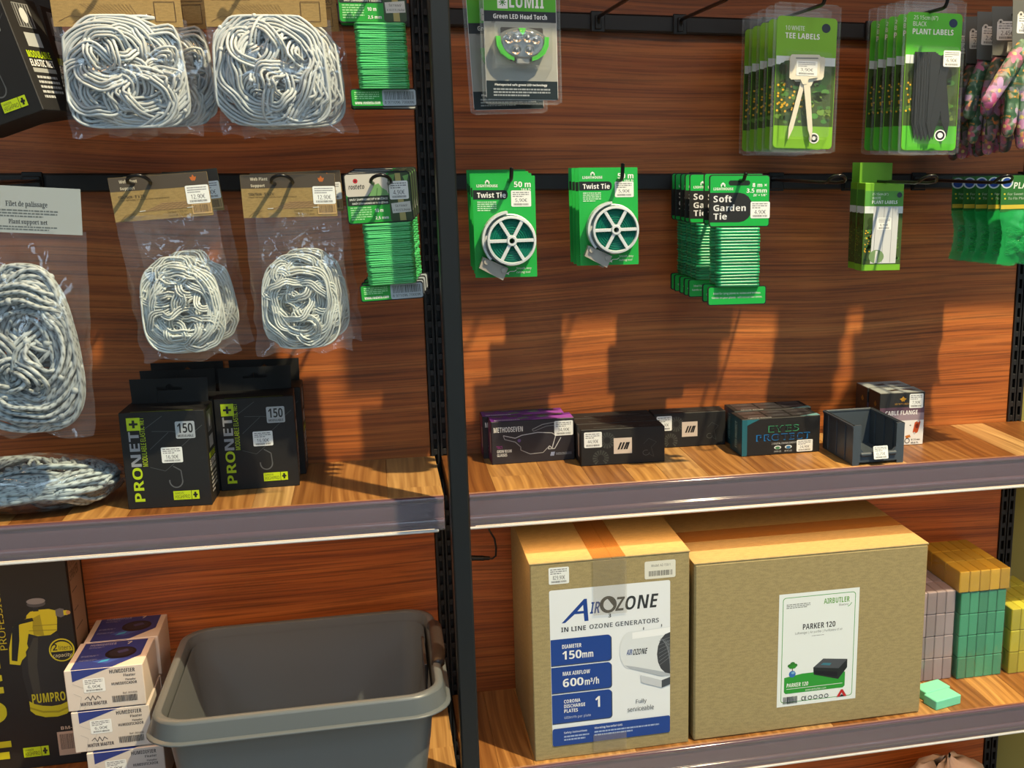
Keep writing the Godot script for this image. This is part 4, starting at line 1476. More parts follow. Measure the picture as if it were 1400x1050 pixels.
func make_twist_tie() -> Node3D:
	var o := thing("twist_tie", "", "twist tie", Vector3.ZERO, Vector3.ZERO, "twist tie reels on green cards")
	var s := 0.00096
	var b := B.new()
	b.slab(rounded(86 * s, 139 * s, 0.001), -0.0008, 0)
	part(o, "card", b, M.card_green)
	var p := P.new(s)
	p.text("50 m", 57, 8, 80, 15.6, WHITE)
	p.text("164 ft", 66, 17, 80, 19.8, WHITE)
	lighthouse(p, 6, 12, 34.5, 15.6, 20.5, 5.5)
	p.rrect(0.6, 19.5, 48, 32, 5, K(26, 30, 30), true)
	p.text("Twist Tie", 6, 22.5, 45, 29.8, WHITE)
	p.price(52.5, 20, 80, 42, "5,90€")
	p.lines(6, 35, 32, 49, 5, K(190, 226, 196))
	p.line([[44, 134], [48, 131], [54, 131], [57, 129]], 0.9, WHITE)
	p.poly([[42, 134], [46, 131.6], [46.5, 135.6]], WHITE)
	p.text("Smooth, easy", 57, 125, 78, 129, WHITE, "regular", 0, 0.1)
	p.text("cutting tool", 57, 130.5, 76, 134.5, WHITE, "regular", 0, 0.1)
	part(o, "card_print", p, M.print)
	var c := Vector3(49 * s, -87 * s, 0)
	var turn := Basis(Vector3.RIGHT, PI / 2)
	b = B.new()
	b.xf = Transform3D(turn, c)
	# back flange with raised edge, front rim, hub
	b.lathe([Vector2(0.004, 0.004), Vector2(0.0335, 0.004), Vector2(0.0345, 0.005), Vector2(0.0345, 0.008), Vector2(0.033, 0.009), Vector2(0.031, 0.0075), Vector2(0.004, 0.0075)], 40)
	b.lathe([Vector2(0.0285, 0.0215), Vector2(0.0318, 0.0215), Vector2(0.0324, 0.023), Vector2(0.0318, 0.0255), Vector2(0.0292, 0.0258), Vector2(0.0285, 0.0215)], 40)
	b.lathe([Vector2(0.0036, 0.008), Vector2(0.0036, 0.0268), Vector2(0.0062, 0.0268), Vector2(0.007, 0.025), Vector2(0.007, 0.008)], 20)
	var reel := part(o, "reel", b, mat("reel_plastic", 196, 202, 206, 0.4))
	for k in 6:
		b = B.new()
		b.xf = Transform3D(Basis(Vector3(0, 0, 1), TAU * k / 6.0 + 0.02), c)
		b.box(Vector3(0.0055, -0.0022, 0.0222), Vector3(0.0298, 0.0022, 0.0252), 0.0004)
		part(reel, "spoke", b, M.reel_plastic)
	b = B.new()
	b.xf = Transform3D(turn, c)
	var prof: Array = [Vector2(0.007, 0.0085), Vector2(0.0295, 0.0085), Vector2(0.0295, 0.0205)]
	var r := 0.0295
	while r > 0.009:
		prof.append(Vector2(r - 0.0007, 0.0216 - (0.0008 if int(r * 1000) % 3 == 0 else 0.0)))
		prof.append(Vector2(r - 0.0015, 0.0204))
		r -= 0.0015
	prof.append(Vector2(0.007, 0.0204))
	b.lathe(prof, 40)
	part(o, "wire_coil", b, mat("teal_wire", 16, 112, 92, 0.35))
	b = B.new()
	# side guard and cutter
	var arc := PackedVector2Array()
	for k in 15:
		var a := deg_to_rad(96 + k * 9.0)
		arc.append(Vector2(c.x + cos(a) * 0.0382, c.y + sin(a) * 0.0382))
	for k in 15:
		var a := deg_to_rad(96 + (14 - k) * 9.0)
		arc.append(Vector2(c.x + cos(a) * 0.0352, c.y + sin(a) * 0.0352))
	b.slab(arc, 0.002, 0.019)
	part(o, "guard", b, M.reel_plastic)
	b = B.new()
	b.slab(PackedVector2Array([Vector2(10 * s, -109 * s), Vector2(44 * s, -125 * s), Vector2(36 * s, -141.5 * s), Vector2(4 * s, -124 * s)]), 0.003, 0.0165)
	b.xf = Transform3D(turn, Vector3(14 * s, -116 * s, 0.0))
	b.lathe([Vector2(0.0032, 0.016), Vector2(0.0032, 0.019), Vector2(0, 0.019)], 14)
	b.xf = Transform3D(turn, Vector3(37 * s, -127.5 * s, 0.0))
	b.lathe([Vector2(0.0032, 0.016), Vector2(0.0032, 0.019), Vector2(0, 0.019)], 14)
	part(o, "cutter", b, mat("cutter_plastic", 158, 152, 144, 0.3))
	return o

# dog-bone card wound with wire: sizes in px of scale s
func make_spool(called: String, category: String, group: String, s: float, top: Array, low: Array, wind: Array, rows: int, rgb: Array, card: Material, seed_: int, layers := 2) -> Node3D:
	var o := thing(called, "", category, Vector3.ZERO, Vector3.ZERO, group)
	var b := B.new()
	b.slab(rounded((top[2] - top[0]) * s, (top[3] - top[1]) * s, 0.004, top[0] * s, -top[1] * s), -0.0022, 0)
	b.slab(rounded((low[2] - low[0]) * s, (low[3] - low[1]) * s, 0.003, low[0] * s, -low[1] * s), -0.0022, 0)
	b.box(Vector3((wind[0] + 5) * s, -low[1] * s - 0.002, -0.0021), Vector3((wind[2] - 5) * s, -top[3] * s + 0.002, -0.0003), 0.0002)
	part(o, "card", b, card)
	var rr := RandomNumberGenerator.new()
	rr.seed = seed_
	b = B.new()
	var pitch: float = (wind[3] - wind[1]) * s / rows
	var r := pitch * 0.54
	var zc := -0.0012
	for lay in layers:
		for k in rows:
			var y: float = -wind[1] * s - pitch * (k + 0.5 + 0.35 * lay)
			var x0: float = wind[0] * s + r + rr.randf_range(0, 0.0016)
			var x1: float = wind[2] * s - r - rr.randf_range(0, 0.0016)
			var hz := 0.0075 + 0.0018 * lay + rr.randf_range(-0.0004, 0.0004)
			var tilt := rr.randf_range(-0.8, 0.8) * pitch * (1.0 if lay else (0.4 if layers > 1 else 0.15))
			var sh := rr.randf_range(0.85, 1.12)
			b.col = K(minf(rgb[0] * sh, 255), minf(rgb[1] * sh, 255), minf(rgb[2] * sh, 255))
			var p := PackedVector3Array()
			for e in [[x1, -1], [x0, 1]]:
				for i in 7:
					var a := PI * i / 6.0
					var zz := cos(a) * (1 if e[1] < 0 else -1)
					var q: float = e[0] + sin(a) * 0.004 * -e[1] - 0.004 * -e[1]
					p.append(Vector3(q, y + tilt * (0.5 if e[1] < 0 else -0.5), zc + zz * hz))
			b.tube(p, r, 6, true)
	part(o, "wound_wire", b, M.wire)
	return o

func hanging_cards() -> void:
	var tt := make_twist_tie()
	tt.position = Vector3(0.0480, 1.4783, 0.22)
	tt.set_meta("label", "frontmost white twist tie reel on a green card next to the black post")
	for k in range(1, 4):
		copy(tt, "%s green twist tie card in the stack next to the black post" % ORD[k], Vector3(0.0475 + 0.0006 * k, 1.4785 + 0.002 * k, 0.22 - 0.034 * k), Vector3(0, 0.5 * k, 0.5))
	copy(tt, "frontmost white twist tie reel on a green card beside the soft garden ties", Vector3(0.1915, 1.4885, 0.205), Vector3(0, -2, 0.5)).scale = Vector3(0.985, 0.985, 1)
	for k in range(1, 4):
		copy(tt, "%s green twist tie card in the stack beside the soft garden ties" % ORD[k], Vector3(0.1912 + 0.0006 * k, 1.4875, 0.205 - 0.03 * k), Vector3(0, 0, 0.4))
	# soft garden tie
	var s := 0.001045
	var sg := make_spool("garden_tie", "garden tie", "soft garden ties on green cards", s, [0, 0, 82.8, 67], [-1, 145, 80.7, 169.7], [8.4, 67.5, 71.2, 145], 19, [38, 150, 98], M.black_card, 3, 1)
	var p := P.new(s)
	var gn := K(26, 162, 64)
	p.rrect(1.2, 1.2, 81.8, 65.8, 3, gn)
	p.rrect(0.4, 145.9, 79.3, 168.6, 2.4, gn)
	lighthouse(p, 5.7, 16.3, 32.5, 19.6, 18.5, 9.6)
	p.rrect(26, 7, 55.5, 13.6, 3.2, K(24, 40, 30))
	p.text("8 m ×", 58.7, 10.5, 78.6, 15.6, WHITE)
	p.text("3.5 mm", 50.7, 17.5, 78.6, 22.8, WHITE)
	p.text("26' × 1/8\"", 60, 24.5, 78.6, 27.6, WHITE)
	p.rrect(1.2, 22.8, 58.7, 60.8, 18, K(34, 36, 38), true)
	p.text("Soft", 5.7, 26, 30.4, 35, K(214, 214, 214))
	p.text("Garden", 5.7, 37.8, 49.9, 46.3, K(214, 214, 214))
	p.text("Tie", 5.7, 48.8, 24, 57.2, K(214, 214, 214))
	p.price(56.5, 34.4, 83.2, 56, "4.90€")
	p.text("Ideal for tying plants to stakes and trellises.", 6.5, 152.5, 73, 156, WHITE, "regular")
	p.text("Gentle on your plants - will not cut into stems.", 4.5, 158, 75, 161.5, WHITE, "regular")
	part(sg, "card_print", p, M.print)
	sg.position = Vector3(0.3631, 1.4797, 0.25)
	sg.set_meta("label", "frontmost soft garden tie of green cord wound on its card")
	var zs := [0.225, 0.147, 0.125, 0.096, 0.068, 0.043]
	for k in 6:
		copy(sg, "%s soft garden tie of green cord" % ["second from the front", "third from the front", "fourth from the front", "fifth from the front", "sixth from the front", "rearmost"][k], Vector3(0.3625 + 0.001 * (k % 2), 1.4797 - (0.0 if k else -0.002), zs[k]), Vector3.ZERO)
	# green plastic covered wire with barcode cards
	s = 0.00096
	var rw := make_spool("garden_wire", "garden wire", "green garden wire cards", s, [0, 0, 86, 66], [6, 147, 90, 170], [17, 66, 83, 147], 30, [70, 176, 104], M.black_card, 9)
	p = P.new(s)
	p.rrect(1.4, 1.4, 84.6, 64.6, 3.4, K(34, 148, 52))
	p.rrect(1.4, 1.4, 56, 30, 3.4, K(186, 182, 174))
	p.rrect(56, 1.4, 84.6, 64.6, 3.4, K(58, 74, 46))
	p.poly([[66, 2], [73, 2], [76, 64], [68, 64]], K(168, 156, 96))
	p.poly([[57, 4], [66, 3], [60, 22]], K(92, 140, 70))
	p.poly([[76, 6], [84, 4], [80, 18]], K(108, 158, 84))
	p.ell(14.5, 10, 3.2, 3.2, K(170, 36, 44), 8)
	p.ell(14.5, 10, 1.4, 1.4, K(90, 16, 24), 8)
	p.text("rosteto", 5, 14.5, 25, 20.5, K(40, 36, 38), "bold", 0, 0.15)
	p.poly([[28, 30], [34, 24], [38, 16], [44, 14], [48, 20], [54, 24], [56, 30]], K(104, 150, 96))
	p.line([[40, 30], [42, 20]], 1.2, K(70, 110, 66))
	p.rect(2, 30, 55.8, 42, K(30, 40, 32))
	p.text("DRÁT ZAHRADNICKÝ V BUŽÍRCE", 5, 32, 54, 35.4, K(206, 210, 206))
	p.text("DRÔT ZÁHRADNÍCKY V BUŽÍRKE", 8, 37.4, 54, 40.4, K(206, 210, 206))
	p.lines(5, 44, 32, 62, 6, K(150, 206, 150))
	p.text("10 m", 36, 47, 47, 51.5, WHITE)
	p.text("2,5 mm", 36, 57, 53, 61.5, WHITE)
	p.price(57, 12, 82, 36, "4.90€")
	p.poly([[58, 41], [83, 39], [83.5, 53], [59, 54]], K(198, 198, 192))
	p.text("ŠETRNÝ", 63, 42.5, 79, 46, INK, "regular")
	p.text("K ROSTLINÁM", 60.5, 48, 82, 51.5, INK, "regular")
	p.rrect(7.4, 148.4, 88.6, 168.6, 2.4, K(34, 148, 52))
	p.rrect(46, 148.4, 88.6, 168.6, 2.4, K(170, 178, 184))
	p.bars(49, 150.5, 86, 161)
	p.text("8 971096 700096", 48.5, 162.5, 86, 166, INK, "regular")
	p.lines(11, 151, 42, 161, 4, K(160, 220, 160))
	p.text("www.rosteto.com", 11, 162.5, 43, 166.5, WHITE)
	part(rw, "card_print", p, M.print)
	rw.position = Vector3(-0.1136, 1.4805, 0.235)
	rw.rotation_degrees = Vector3(0, 4, 2.5)
	rw.set_meta("label", "frontmost green garden wire card of the lower stack beside the black post")
	for k in range(1, 4):
		copy(rw, "%s green garden wire card of the lower stack beside the black post" % ORD[k], Vector3(-0.1136 + 0.0035 * k, 1.4805 + 0.002 * k, 0.235 - 0.021 * k), Vector3(0, 3, 2.0))
	copy(rw, "frontmost green garden wire card of the upper stack, cut by the picture's top edge", Vector3(-0.1085, 1.7245, 0.24), Vector3(0, 2, 1.5))
	copy(rw, "second green garden wire card of the upper stack, behind the frontmost one", Vector3(-0.1075, 1.7225, 0.218), Vector3(0, 1, 1.0))
	# white plant labels in green cartons
	var o := thing("plant_label_box", "front green carton of white plant labels hanging on a hook", "box", Vector3(0.6225, 1.4673, 0.18), Vector3(0, 4, -0.5), "green cartons of white plant labels")
	var w := 0.0645
	var h := 0.129
	var d := 0.024
	carton(o, w, h, d, mat("label_carton", 112, 170, 40, 0.45))
	var b := B.new()
	b.slab(PackedVector2Array([Vector2(0.0015, 0.0), Vector2(w - 0.009, 0.0), Vector2(w - 0.009, 0.029), Vector2(0.0015, 0.029)]), -d + 0.0004, -d + 0.0012)
	part(o, "hang_tab", b, M.label_carton)
	p = P.new(w / 295.0, h / 640.0)
	p.rect(2, 58, 293, 165, K(84, 148, 62))
	p.text("25 15cm (6\")", 55, 72, 175, 92, WHITE, "regular")
	p.text("WHITE", 55, 100, 120, 118, WHITE, "regular")
	p.text("PLANT LABELS", 55, 126, 248, 150, WHITE)
	p.ell(262, 86, 20, 20, K(50, 56, 70))
	p.garden(2, 168, 293, 592, 4)
	p.poly([[70, 168], [262, 168], [256, 585], [60, 585]], K(196, 198, 200))
	p.line([[90, 170], [82, 580]], 4, K(120, 124, 128))
	p.line([[150, 170], [148, 580]], 4, K(140, 144, 148))
	p.line([[215, 170], [210, 580]], 4, K(140, 144, 148))
	p.price(102, 250, 208, 338, "6,90€")
	p.ell(105, 535, 58, 50, K(112, 140, 96))
	p.poly([[98, 492], [116, 492], [112, 582], [92, 582]], K(206, 206, 200))
	part(o, "front_print", p, M.print)
	p = P.new(0.001, 0, face_left(d))
	p.rect(0.5, 10, 23.5, 34, K(70, 128, 48))
	p.garden(0.5, 34, 23.5, 119, 6)
	part(o, "side_print", p, M.print)
	copy(o, "rear green carton of white plant labels, mostly hidden by the front one", Vector3(0.6245, 1.4673, 0.146), Vector3(0, 2, 0))
	# green plant net bags at the right edge
	o = thing("net_bag", "frontmost green plant net bag at the right edge, with blue oval logo", "bag", Vector3(0.803, 1.4788, 0.252), Vector3(0, 0, 1), "green plant net bags")
	b = B.new()
	b.slab(rounded(0.088, 0.052, 0.001), -0.0008, 0)
	part(o, "header_card", b, mat("net_header", 44, 104, 44, 0.4))
	p = P.new(0.001)
	p.ell(9, 10, 10, 8.5, K(190, 200, 206))
	p.ell(9, 10, 7.6, 6.6, K(34, 66, 140))
	p.text("PLANT", 20, 10, 58, 19, K(214, 222, 210), "bold", 0, 0.12)
	p.text("NET", 62, 10, 84, 19, K(214, 222, 210), "bold", 0, 0.12)
	p.text("For Sweet Peas", 11, 25, 50, 28.5, K(180, 196, 176), "regular")
	p.text("To Fix Plants", 12, 31, 46, 34.5, K(180, 196, 176), "regular")
	p.ell(6, 26.5, 1.4, 1.4, K(206, 196, 60), 8)
	p.ell(7, 33, 1.4, 1.4, K(206, 196, 60), 8)
	p.rect(1, 42, 87, 48, K(196, 176, 60))
	part(o, "header_print", p, M.print)
	b = B.new()
	for sd in 2:
		b.grid(20, 18, func(i: int, j: int) -> Vector3:
			var a := i / 20.0
			var t := j / 18.0
			var e := sin(PI * a) * sin(PI * clampf(t, 0.02, 0.98))
			var q := noise.get_noise_3d(a * 5.0, t * 6.0, 3.0 + sd) * 0.006
			var narrow := 1.0 - 0.16 * sin(PI * t)
			return Vector3(0.044 + (a - 0.5) * 0.09 * narrow + q * 0.5, -0.05 - t * (0.078 + q * 0.6), (0.010 * e + q * e) * (1 if sd == 0 else -1) - 0.0004))
	part(o, "net_film", b, M.green_net)
	b = B.new()
	var rr := RandomNumberGenerator.new()
	rr.seed = 21
	for k in 26:
		b.col = K(30 + rr.randi() % 40, 150 + rr.randi() % 50, 80 + rr.randi() % 30)
		var pts := PackedVector3Array()
		var y0 := rr.randf_range(-0.078, -0.112)
		for i in 12:
			var a := i / 11.0
			pts.append(Vector3(0.012 + 0.064 * a, y0 + sin(a * 9.0 + k) * 0.004 + rr.randf_range(-0.001, 0.001), sin(PI * a) * rr.randf_range(-0.006, 0.008)))
		b.tube(pts, 0.0009, 5)
	part(o, "folded_net", b, M.wire)
	for k in range(1, 5):
		copy(o, "%s green plant net bag at the right edge" % ORD[k] if k < 4 else "rearmost green plant net bag at the right edge", Vector3(0.803 - 0.0005 * k, 1.4788 - 0.001 * k, 0.252 - 0.036 * k), Vector3(0, -2.0 * k, 1))

func shell(o: Node3D, w: float, h: float, above: float, tx: Array, tz: float) -> void:
	# clear blister: a flange round the card and a raised tray
	var b := B.new()
	b.slab(rounded(w + 0.010, h + above + 0.006, 0.008, -0.005, above), -0.0012, -0.0008)
	var m := 0.0022
	for q in [[-0.005, above, w + 0.005, above - m], [-0.005, -h - 0.006 + m, w + 0.005, -h - 0.006], [-0.005, above - m, -0.005 + m, -h - 0.006 + m], [w + 0.005 - m, above - m, w + 0.005, -h - 0.006 + m]]:
		b.box(Vector3(q[0] + (0.006 if q[3] - q[1] > -0.01 else 0.0), q[3], -0.0008), Vector3(q[2] - (0.006 if q[3] - q[1] > -0.01 else 0.0), q[1], 0.0022), 0.0006)
	b.xf = Transform3D.IDENTITY
	var poly := rounded(tx[2] - tx[0], tx[3] - tx[1], 0.005, tx[0], -tx[1])
	var inner := rounded(tx[2] - tx[0] - 0.006, tx[3] - tx[1] - 0.006, 0.004, tx[0] + 0.003, -tx[1] - 0.003)
	for i in poly.size():
		var j := (i + 1) % poly.size()
		b.quad(Vector3(poly[j].x, poly[j].y, 0.0006), Vector3(poly[i].x, poly[i].y, 0.0006), Vector3(inner[i].x, inner[i].y, tz), Vector3(inner[j].x, inner[j].y, tz))
	var t := Geometry2D.triangulate_polygon(inner)
	for i in range(0, t.size(), 3):
		b.tri(Vector3(inner[t[i]].x, inner[t[i]].y, tz), Vector3(inner[t[i + 1]].x, inner[t[i + 1]].y, tz), Vector3(inner[t[i + 2]].x, inner[t[i + 2]].y, tz))
	part(o, "blister", b, M.blister)

func stake(x: float, y: float, ang: float, len: float, wd: float, z: float, b: B) -> void:
	b.xf = Transform3D(Basis(Vector3(0, 0, 1), ang), Vector3(x, y, z))
	b.slab(PackedVector2Array([Vector2(-wd / 2, 0), Vector2(wd / 2, 0), Vector2(wd / 2, -len * 0.8), Vector2(0, -len), Vector2(-wd / 2, -len * 0.8)]), 0, 0.0014)
	b.xf = Transform3D.IDENTITY

func hanging_blisters() -> void:
	# head torch
	var s := 0.00094
	var o := thing("head_torch_pack", "front green and grey blister pack with a green LED head torch", "blister pack", Vector3(0.0695, 1.7350, 0.225), Vector3(0, 0, 0.2), "head torch packs")
	var w := 99 * s
	var h := 171 * s
	var b := B.new()
	b.slab(rounded(w, h, 0.004), -0.0006, 0)
	part(o, "card", b, M.white_card)
	var p := P.new(s)
	p.rect(0.5, 0.5, 98.5, 55, K(80, 166, 36))
	p.rect(19, 36, 33, 52, WHITE)
	for k in 4:
		var a := PI * k / 4
		p.line([[26 - cos(a) * 5, 44 - sin(a) * 5], [26 + cos(a) * 5, 44 + sin(a) * 5]], 1.1, K(50, 120, 30))
	p.text("LUMII", 35, 32, 82, 50.5, WHITE)
	p.rect(0.5, 55, 98.5, 69, K(34, 38, 40))
	p.text("Green LED Head Torch", 13, 58.5, 86, 65, WHITE)
	p.rect(0.5, 69, 98.5, 146, K(150, 150, 144))
	p.rrect(22, 76, 80, 100, 2, K(60, 52, 46))
	p.rect(0.5, 146, 98.5, 170.5, K(26, 34, 40))
	p.text("Photoperiod safe green LED technology", 12, 149.5, 84, 153.5, WHITE)
	p.lines(10, 156, 88, 168, 3, K(150, 156, 160))
	part(o, "card_print", p, M.print)
	# lamp body, rim and lens
	var cx := 50 * s
	var cy := -97 * s
	var outline := func(k: float) -> PackedVector2Array:
		var a := PackedVector2Array()
		for q in [[-35, 4], [-33, 8], [-28, 13], [-20, 17], [-10, 19.5], [0, 20.3], [10, 19.5], [20, 17], [28, 13], [33, 8], [35, 4], [33, -7], [27, -15], [17, -20], [8, -22], [0, -22.6], [-8, -22], [-17, -20], [-27, -15], [-33, -7]]:
			a.append(Vector2(cx + q[0] * s * k, cy + q[1] * s * k))
		return a
	b = B.new()
	b.slab(outline.call(1.0), 0.001, 0.009)
	b.slab(outline.call(0.95), 0.009, 0.0115)
	var lamp := part(o, "torch_body", b, mat("torch_grey", 96, 100, 100, 0.3))
	for sg in [-1.0, 1.0]:
		b = B.new()
		var tr := PackedVector2Array()
		for q in [[-36, 8], [-35, -4], [-30, -14], [-20, -21], [-12, -23.5], [-12, -18.5], [-19, -15.5], [-25, -9.5], [-29, -1], [-30, 8]]:
			tr.append(Vector2(cx + q[0] * s * -sg, cy + q[1] * s))
		b.slab(tr, 0.001, 0.0145)
		part(lamp, "green_trim", b, mat("torch_green", 66, 186, 40, 0.35))
	b = B.new()
	b.slab(PackedVector2Array([Vector2(cx - 5 * s, cy + 19 * s), Vector2(cx + 5 * s, cy + 19 * s), Vector2(cx, cy + 5 * s)]), 0.0116, 0.0142)
	part(lamp, "green_wedge", b, M.torch_green)
	b = B.new()
	b.slab(outline.call(0.8), 0.0116, 0.013)
	part(lamp, "reflector_plate", b, mat("reflector", 168, 172, 176, 0.22, 0.8))
	for q in [[-18, 5], [18, 5], [-9, -9], [9, -9], [-7, 7], [7, 7]]:
		b = B.new()
		b.xf = Transform3D(Basis(Vector3.RIGHT, PI / 2), Vector3(cx + q[0] * s, cy + q[1] * s, 0.013))
		b.lathe([Vector2(0.0018, 0.0005), Vector2(0.0062, 0.0035), Vector2(0.0068, 0.0035), Vector2(0.0068, 0)], 18)
		b.ball(Vector3(0, 0.0016, 0), Vector3(0.002, 0.002, 0.002))
		part(lamp, "reflector_cup", b, M.chrome)
	b = B.new()
	b.grid(24, 10, func(i: int, j: int) -> Vector3:
		var a := TAU * i / 24.0
		var q := j / 10.0
		var e := cos(q * PI / 2)
		return Vector3(cx + cos(a) * 33 * s * e, cy + (sin(a) * 20.0 - (1.5 if sin(a) < 0 else 0.0)) * s * e, 0.0132 + sin(q * PI / 2) * 0.009), null, true)
	part(lamp, "clear_lens", b, M.blister)
	b = B.new()
	b.box(Vector3(cx - 9 * s, cy - 27 * s, 0.002), Vector3(cx + 9 * s, cy - 20 * s, 0.012), 0.001)
	part(lamp, "hinge", b, mat("hinge_clear", 150, 152, 152, 0.2))
	b = B.new()
	b.box(Vector3(cx - 17 * s, cy - 23 * s, 0.002), Vector3(cx - 9 * s, cy - 18 * s, 0.0122), 0.001)
	b.box(Vector3(cx + 9 * s, cy - 23 * s, 0.002), Vector3(cx + 17 * s, cy - 18 * s, 0.0122), 0.001)
	part(lamp, "black_clip", b, M.black_card)
	shell(o, w, h, 0.004, [8 * s, 68 * s, 92 * s, 130 * s], 0.026)
	copy(o, "rear head torch pack, showing left of the front one", Vector3(0.0505, 1.7225, 0.19), Vector3(0, 2, 2.2))
	# white tee labels
	o = thing("tee_label_pack", "frontmost blister pack of white tee plant labels", "blister pack", Vector3(0.473, 1.6932, 0.2), Vector3(0, 1, -1), "tee label packs")
	w = 0.0895
	h = 0.177
	b = B.new()
	b.slab(rounded(w, h, 0.006), -0.0006, 0)
	part(o, "card", b, M.lime_card)
	p = P.new(w / 285.0, h / 605.0)
	p.rrect(2, 2, 283, 603, 20, K(118, 172, 46))
	p.text("10 WHITE", 40, 42, 130, 62, WHITE, "regular")
	p.text("TEE LABELS", 40, 74, 203, 99, WHITE)
	p.ell(232, 46, 21, 21, K(44, 50, 62))
	p.garden(2, 180, 283, 500, 12)
	p.arc(196, 555, 22, 22, 0, 360, 7, WHITE)
	p.ell(196, 555, 19, 19, K(40, 44, 48))
	p.ell(196, 555, 9, 9, WHITE)
	part(o, "card_print", p, M.print)
	var k2 := w / 285.0
	var k3 := h / 605.0
	for q in 2:
		b = B.new()
		var dx := 0.0 if q == 0 else 26.0
		var z := 0.006 if q == 0 else 0.0032
		var f := func(x: float, y: float) -> Vector2: return Vector2((x + dx) * k2, -(y + dx * 0.3) * k3)
		b.slab(PackedVector2Array([f.call(66, 174), f.call(194, 170), f.call(202, 178), f.call(198, 262), f.call(190, 274), f.call(150, 282), f.call(140, 306), f.call(122, 308), f.call(110, 286), f.call(66, 288), f.call(58, 280), f.call(58, 184)]), z, z + 0.002)
		part(o, "tee_label", b, mat("tee_white_%d" % q, 214, 208, 190, 0.5))
	b = B.new()
	stake(126 * k2, -296 * k3, -0.24, 0.081, 0.0066, 0.0044, b)
	stake(136 * k2, -290 * k3, 0.15, 0.083, 0.0068, 0.006, b)
	stake(150 * k2, -295 * k3, 0.11, 0.081, 0.006, 0.0035, b)
	part(o, "label_stake", b, M.tee_white_0)
	p = P.new(k2, k3, Transform3D(Basis.IDENTITY, Vector3(0, 0, 0.0082)))
	p.price(88, 200, 188, 268, "3,90€")
	p.line([[84, 190], [190, 186]], 4, K(90, 88, 80))
	part(o, "price_sticker", p, M.print)
	shell(o, w, h, 0.018, [28 * k2, 150 * k3, 262 * k2, 560 * k3], 0.0115)
	for k in range(1, 5):
		copy(o, "%s tee label pack in its stack" % ORD[k] if k < 4 else "rearmost tee label pack in its stack", Vector3(0.473 - 0.0005 * k, 1.6932 - 0.001 * k, 0.2 - 0.034 * k), Vector3(0, 1.5 * (k % 2), -0.8))
	# black plant labels
	o = thing("black_label_pack", "frontmost blister pack of black plant labels", "blister pack", Vector3(0.6565, 1.7019, 0.222), Vector3(0, 2, 0), "black plant label packs")
	w = 0.0875
	h = 0.188
	b = B.new()
	b.slab(rounded(w, h, 0.006), -0.0006, 0)
	part(o, "card", b, M.lime_card)
	k2 = w / 260.0
	k3 = h / 635.0
	p = P.new(k2, k3)
	p.rrect(2, 2, 258, 633, 20, K(84, 180, 52))
	p.text("25 15cm (6\")", 32, 15, 144, 36, WHITE, "regular")
	p.text("BLACK", 30, 42, 92, 62, WHITE, "regular")
	p.text("PLANT LABELS", 29, 74, 220, 99, WHITE)
	p.ell(217, 44, 20, 20, K(40, 54, 84))
	p.garden(2, 193, 258, 520, 19)
	part(o, "card_print", p, M.print)
	b = B.new()
	for k in 9:
		stake((62 + k * 8) * k2, -(180 + (k % 3) * 6) * k3, 0.02 * (k % 4) - 0.02, 0.118, 0.014, 0.0015 + 0.0009 * k, b)
	stake(178 * k2, -196 * k3, -0.16, 0.112, 0.013, 0.009, b)
	stake(150 * k2, -196 * k3, 0.15, 0.112, 0.013, 0.0075, b)
	part(o, "label_stake", b, mat("label_black", 15, 18, 23, 0.5))
	p = P.new(k2, k3, Transform3D(Basis.IDENTITY, Vector3(0, 0, 0.0135)))
	p.price(157, 173, 237, 247, "6,90€")
	part(o, "price_sticker", p, M.print)
	p = P.new(k2, k3, Transform3D(Basis.IDENTITY, Vector3(0, 0, 0.0135)))
	p.ell(160, 565, 27, 27, WHITE)
	p.ell(160, 565, 22, 22, K(34, 38, 44))
	p.ell(160, 565, 13, 13, WHITE)
	part(o, "round_sticker", p, M.print)
	shell(o, w, h, 0.018, [26 * k2, 148 * k3, 240 * k2, 615 * k3], 0.0132)
	for k in range(1, 5):
		copy(o, "%s black plant label pack in its stack" % ORD[k] if k < 4 else "rearmost black plant label pack in its stack", Vector3(0.6565 - 0.001 * k, 1.7019, 0.222 - 0.028 * k), Vector3(0, 1, -0.3 * k))

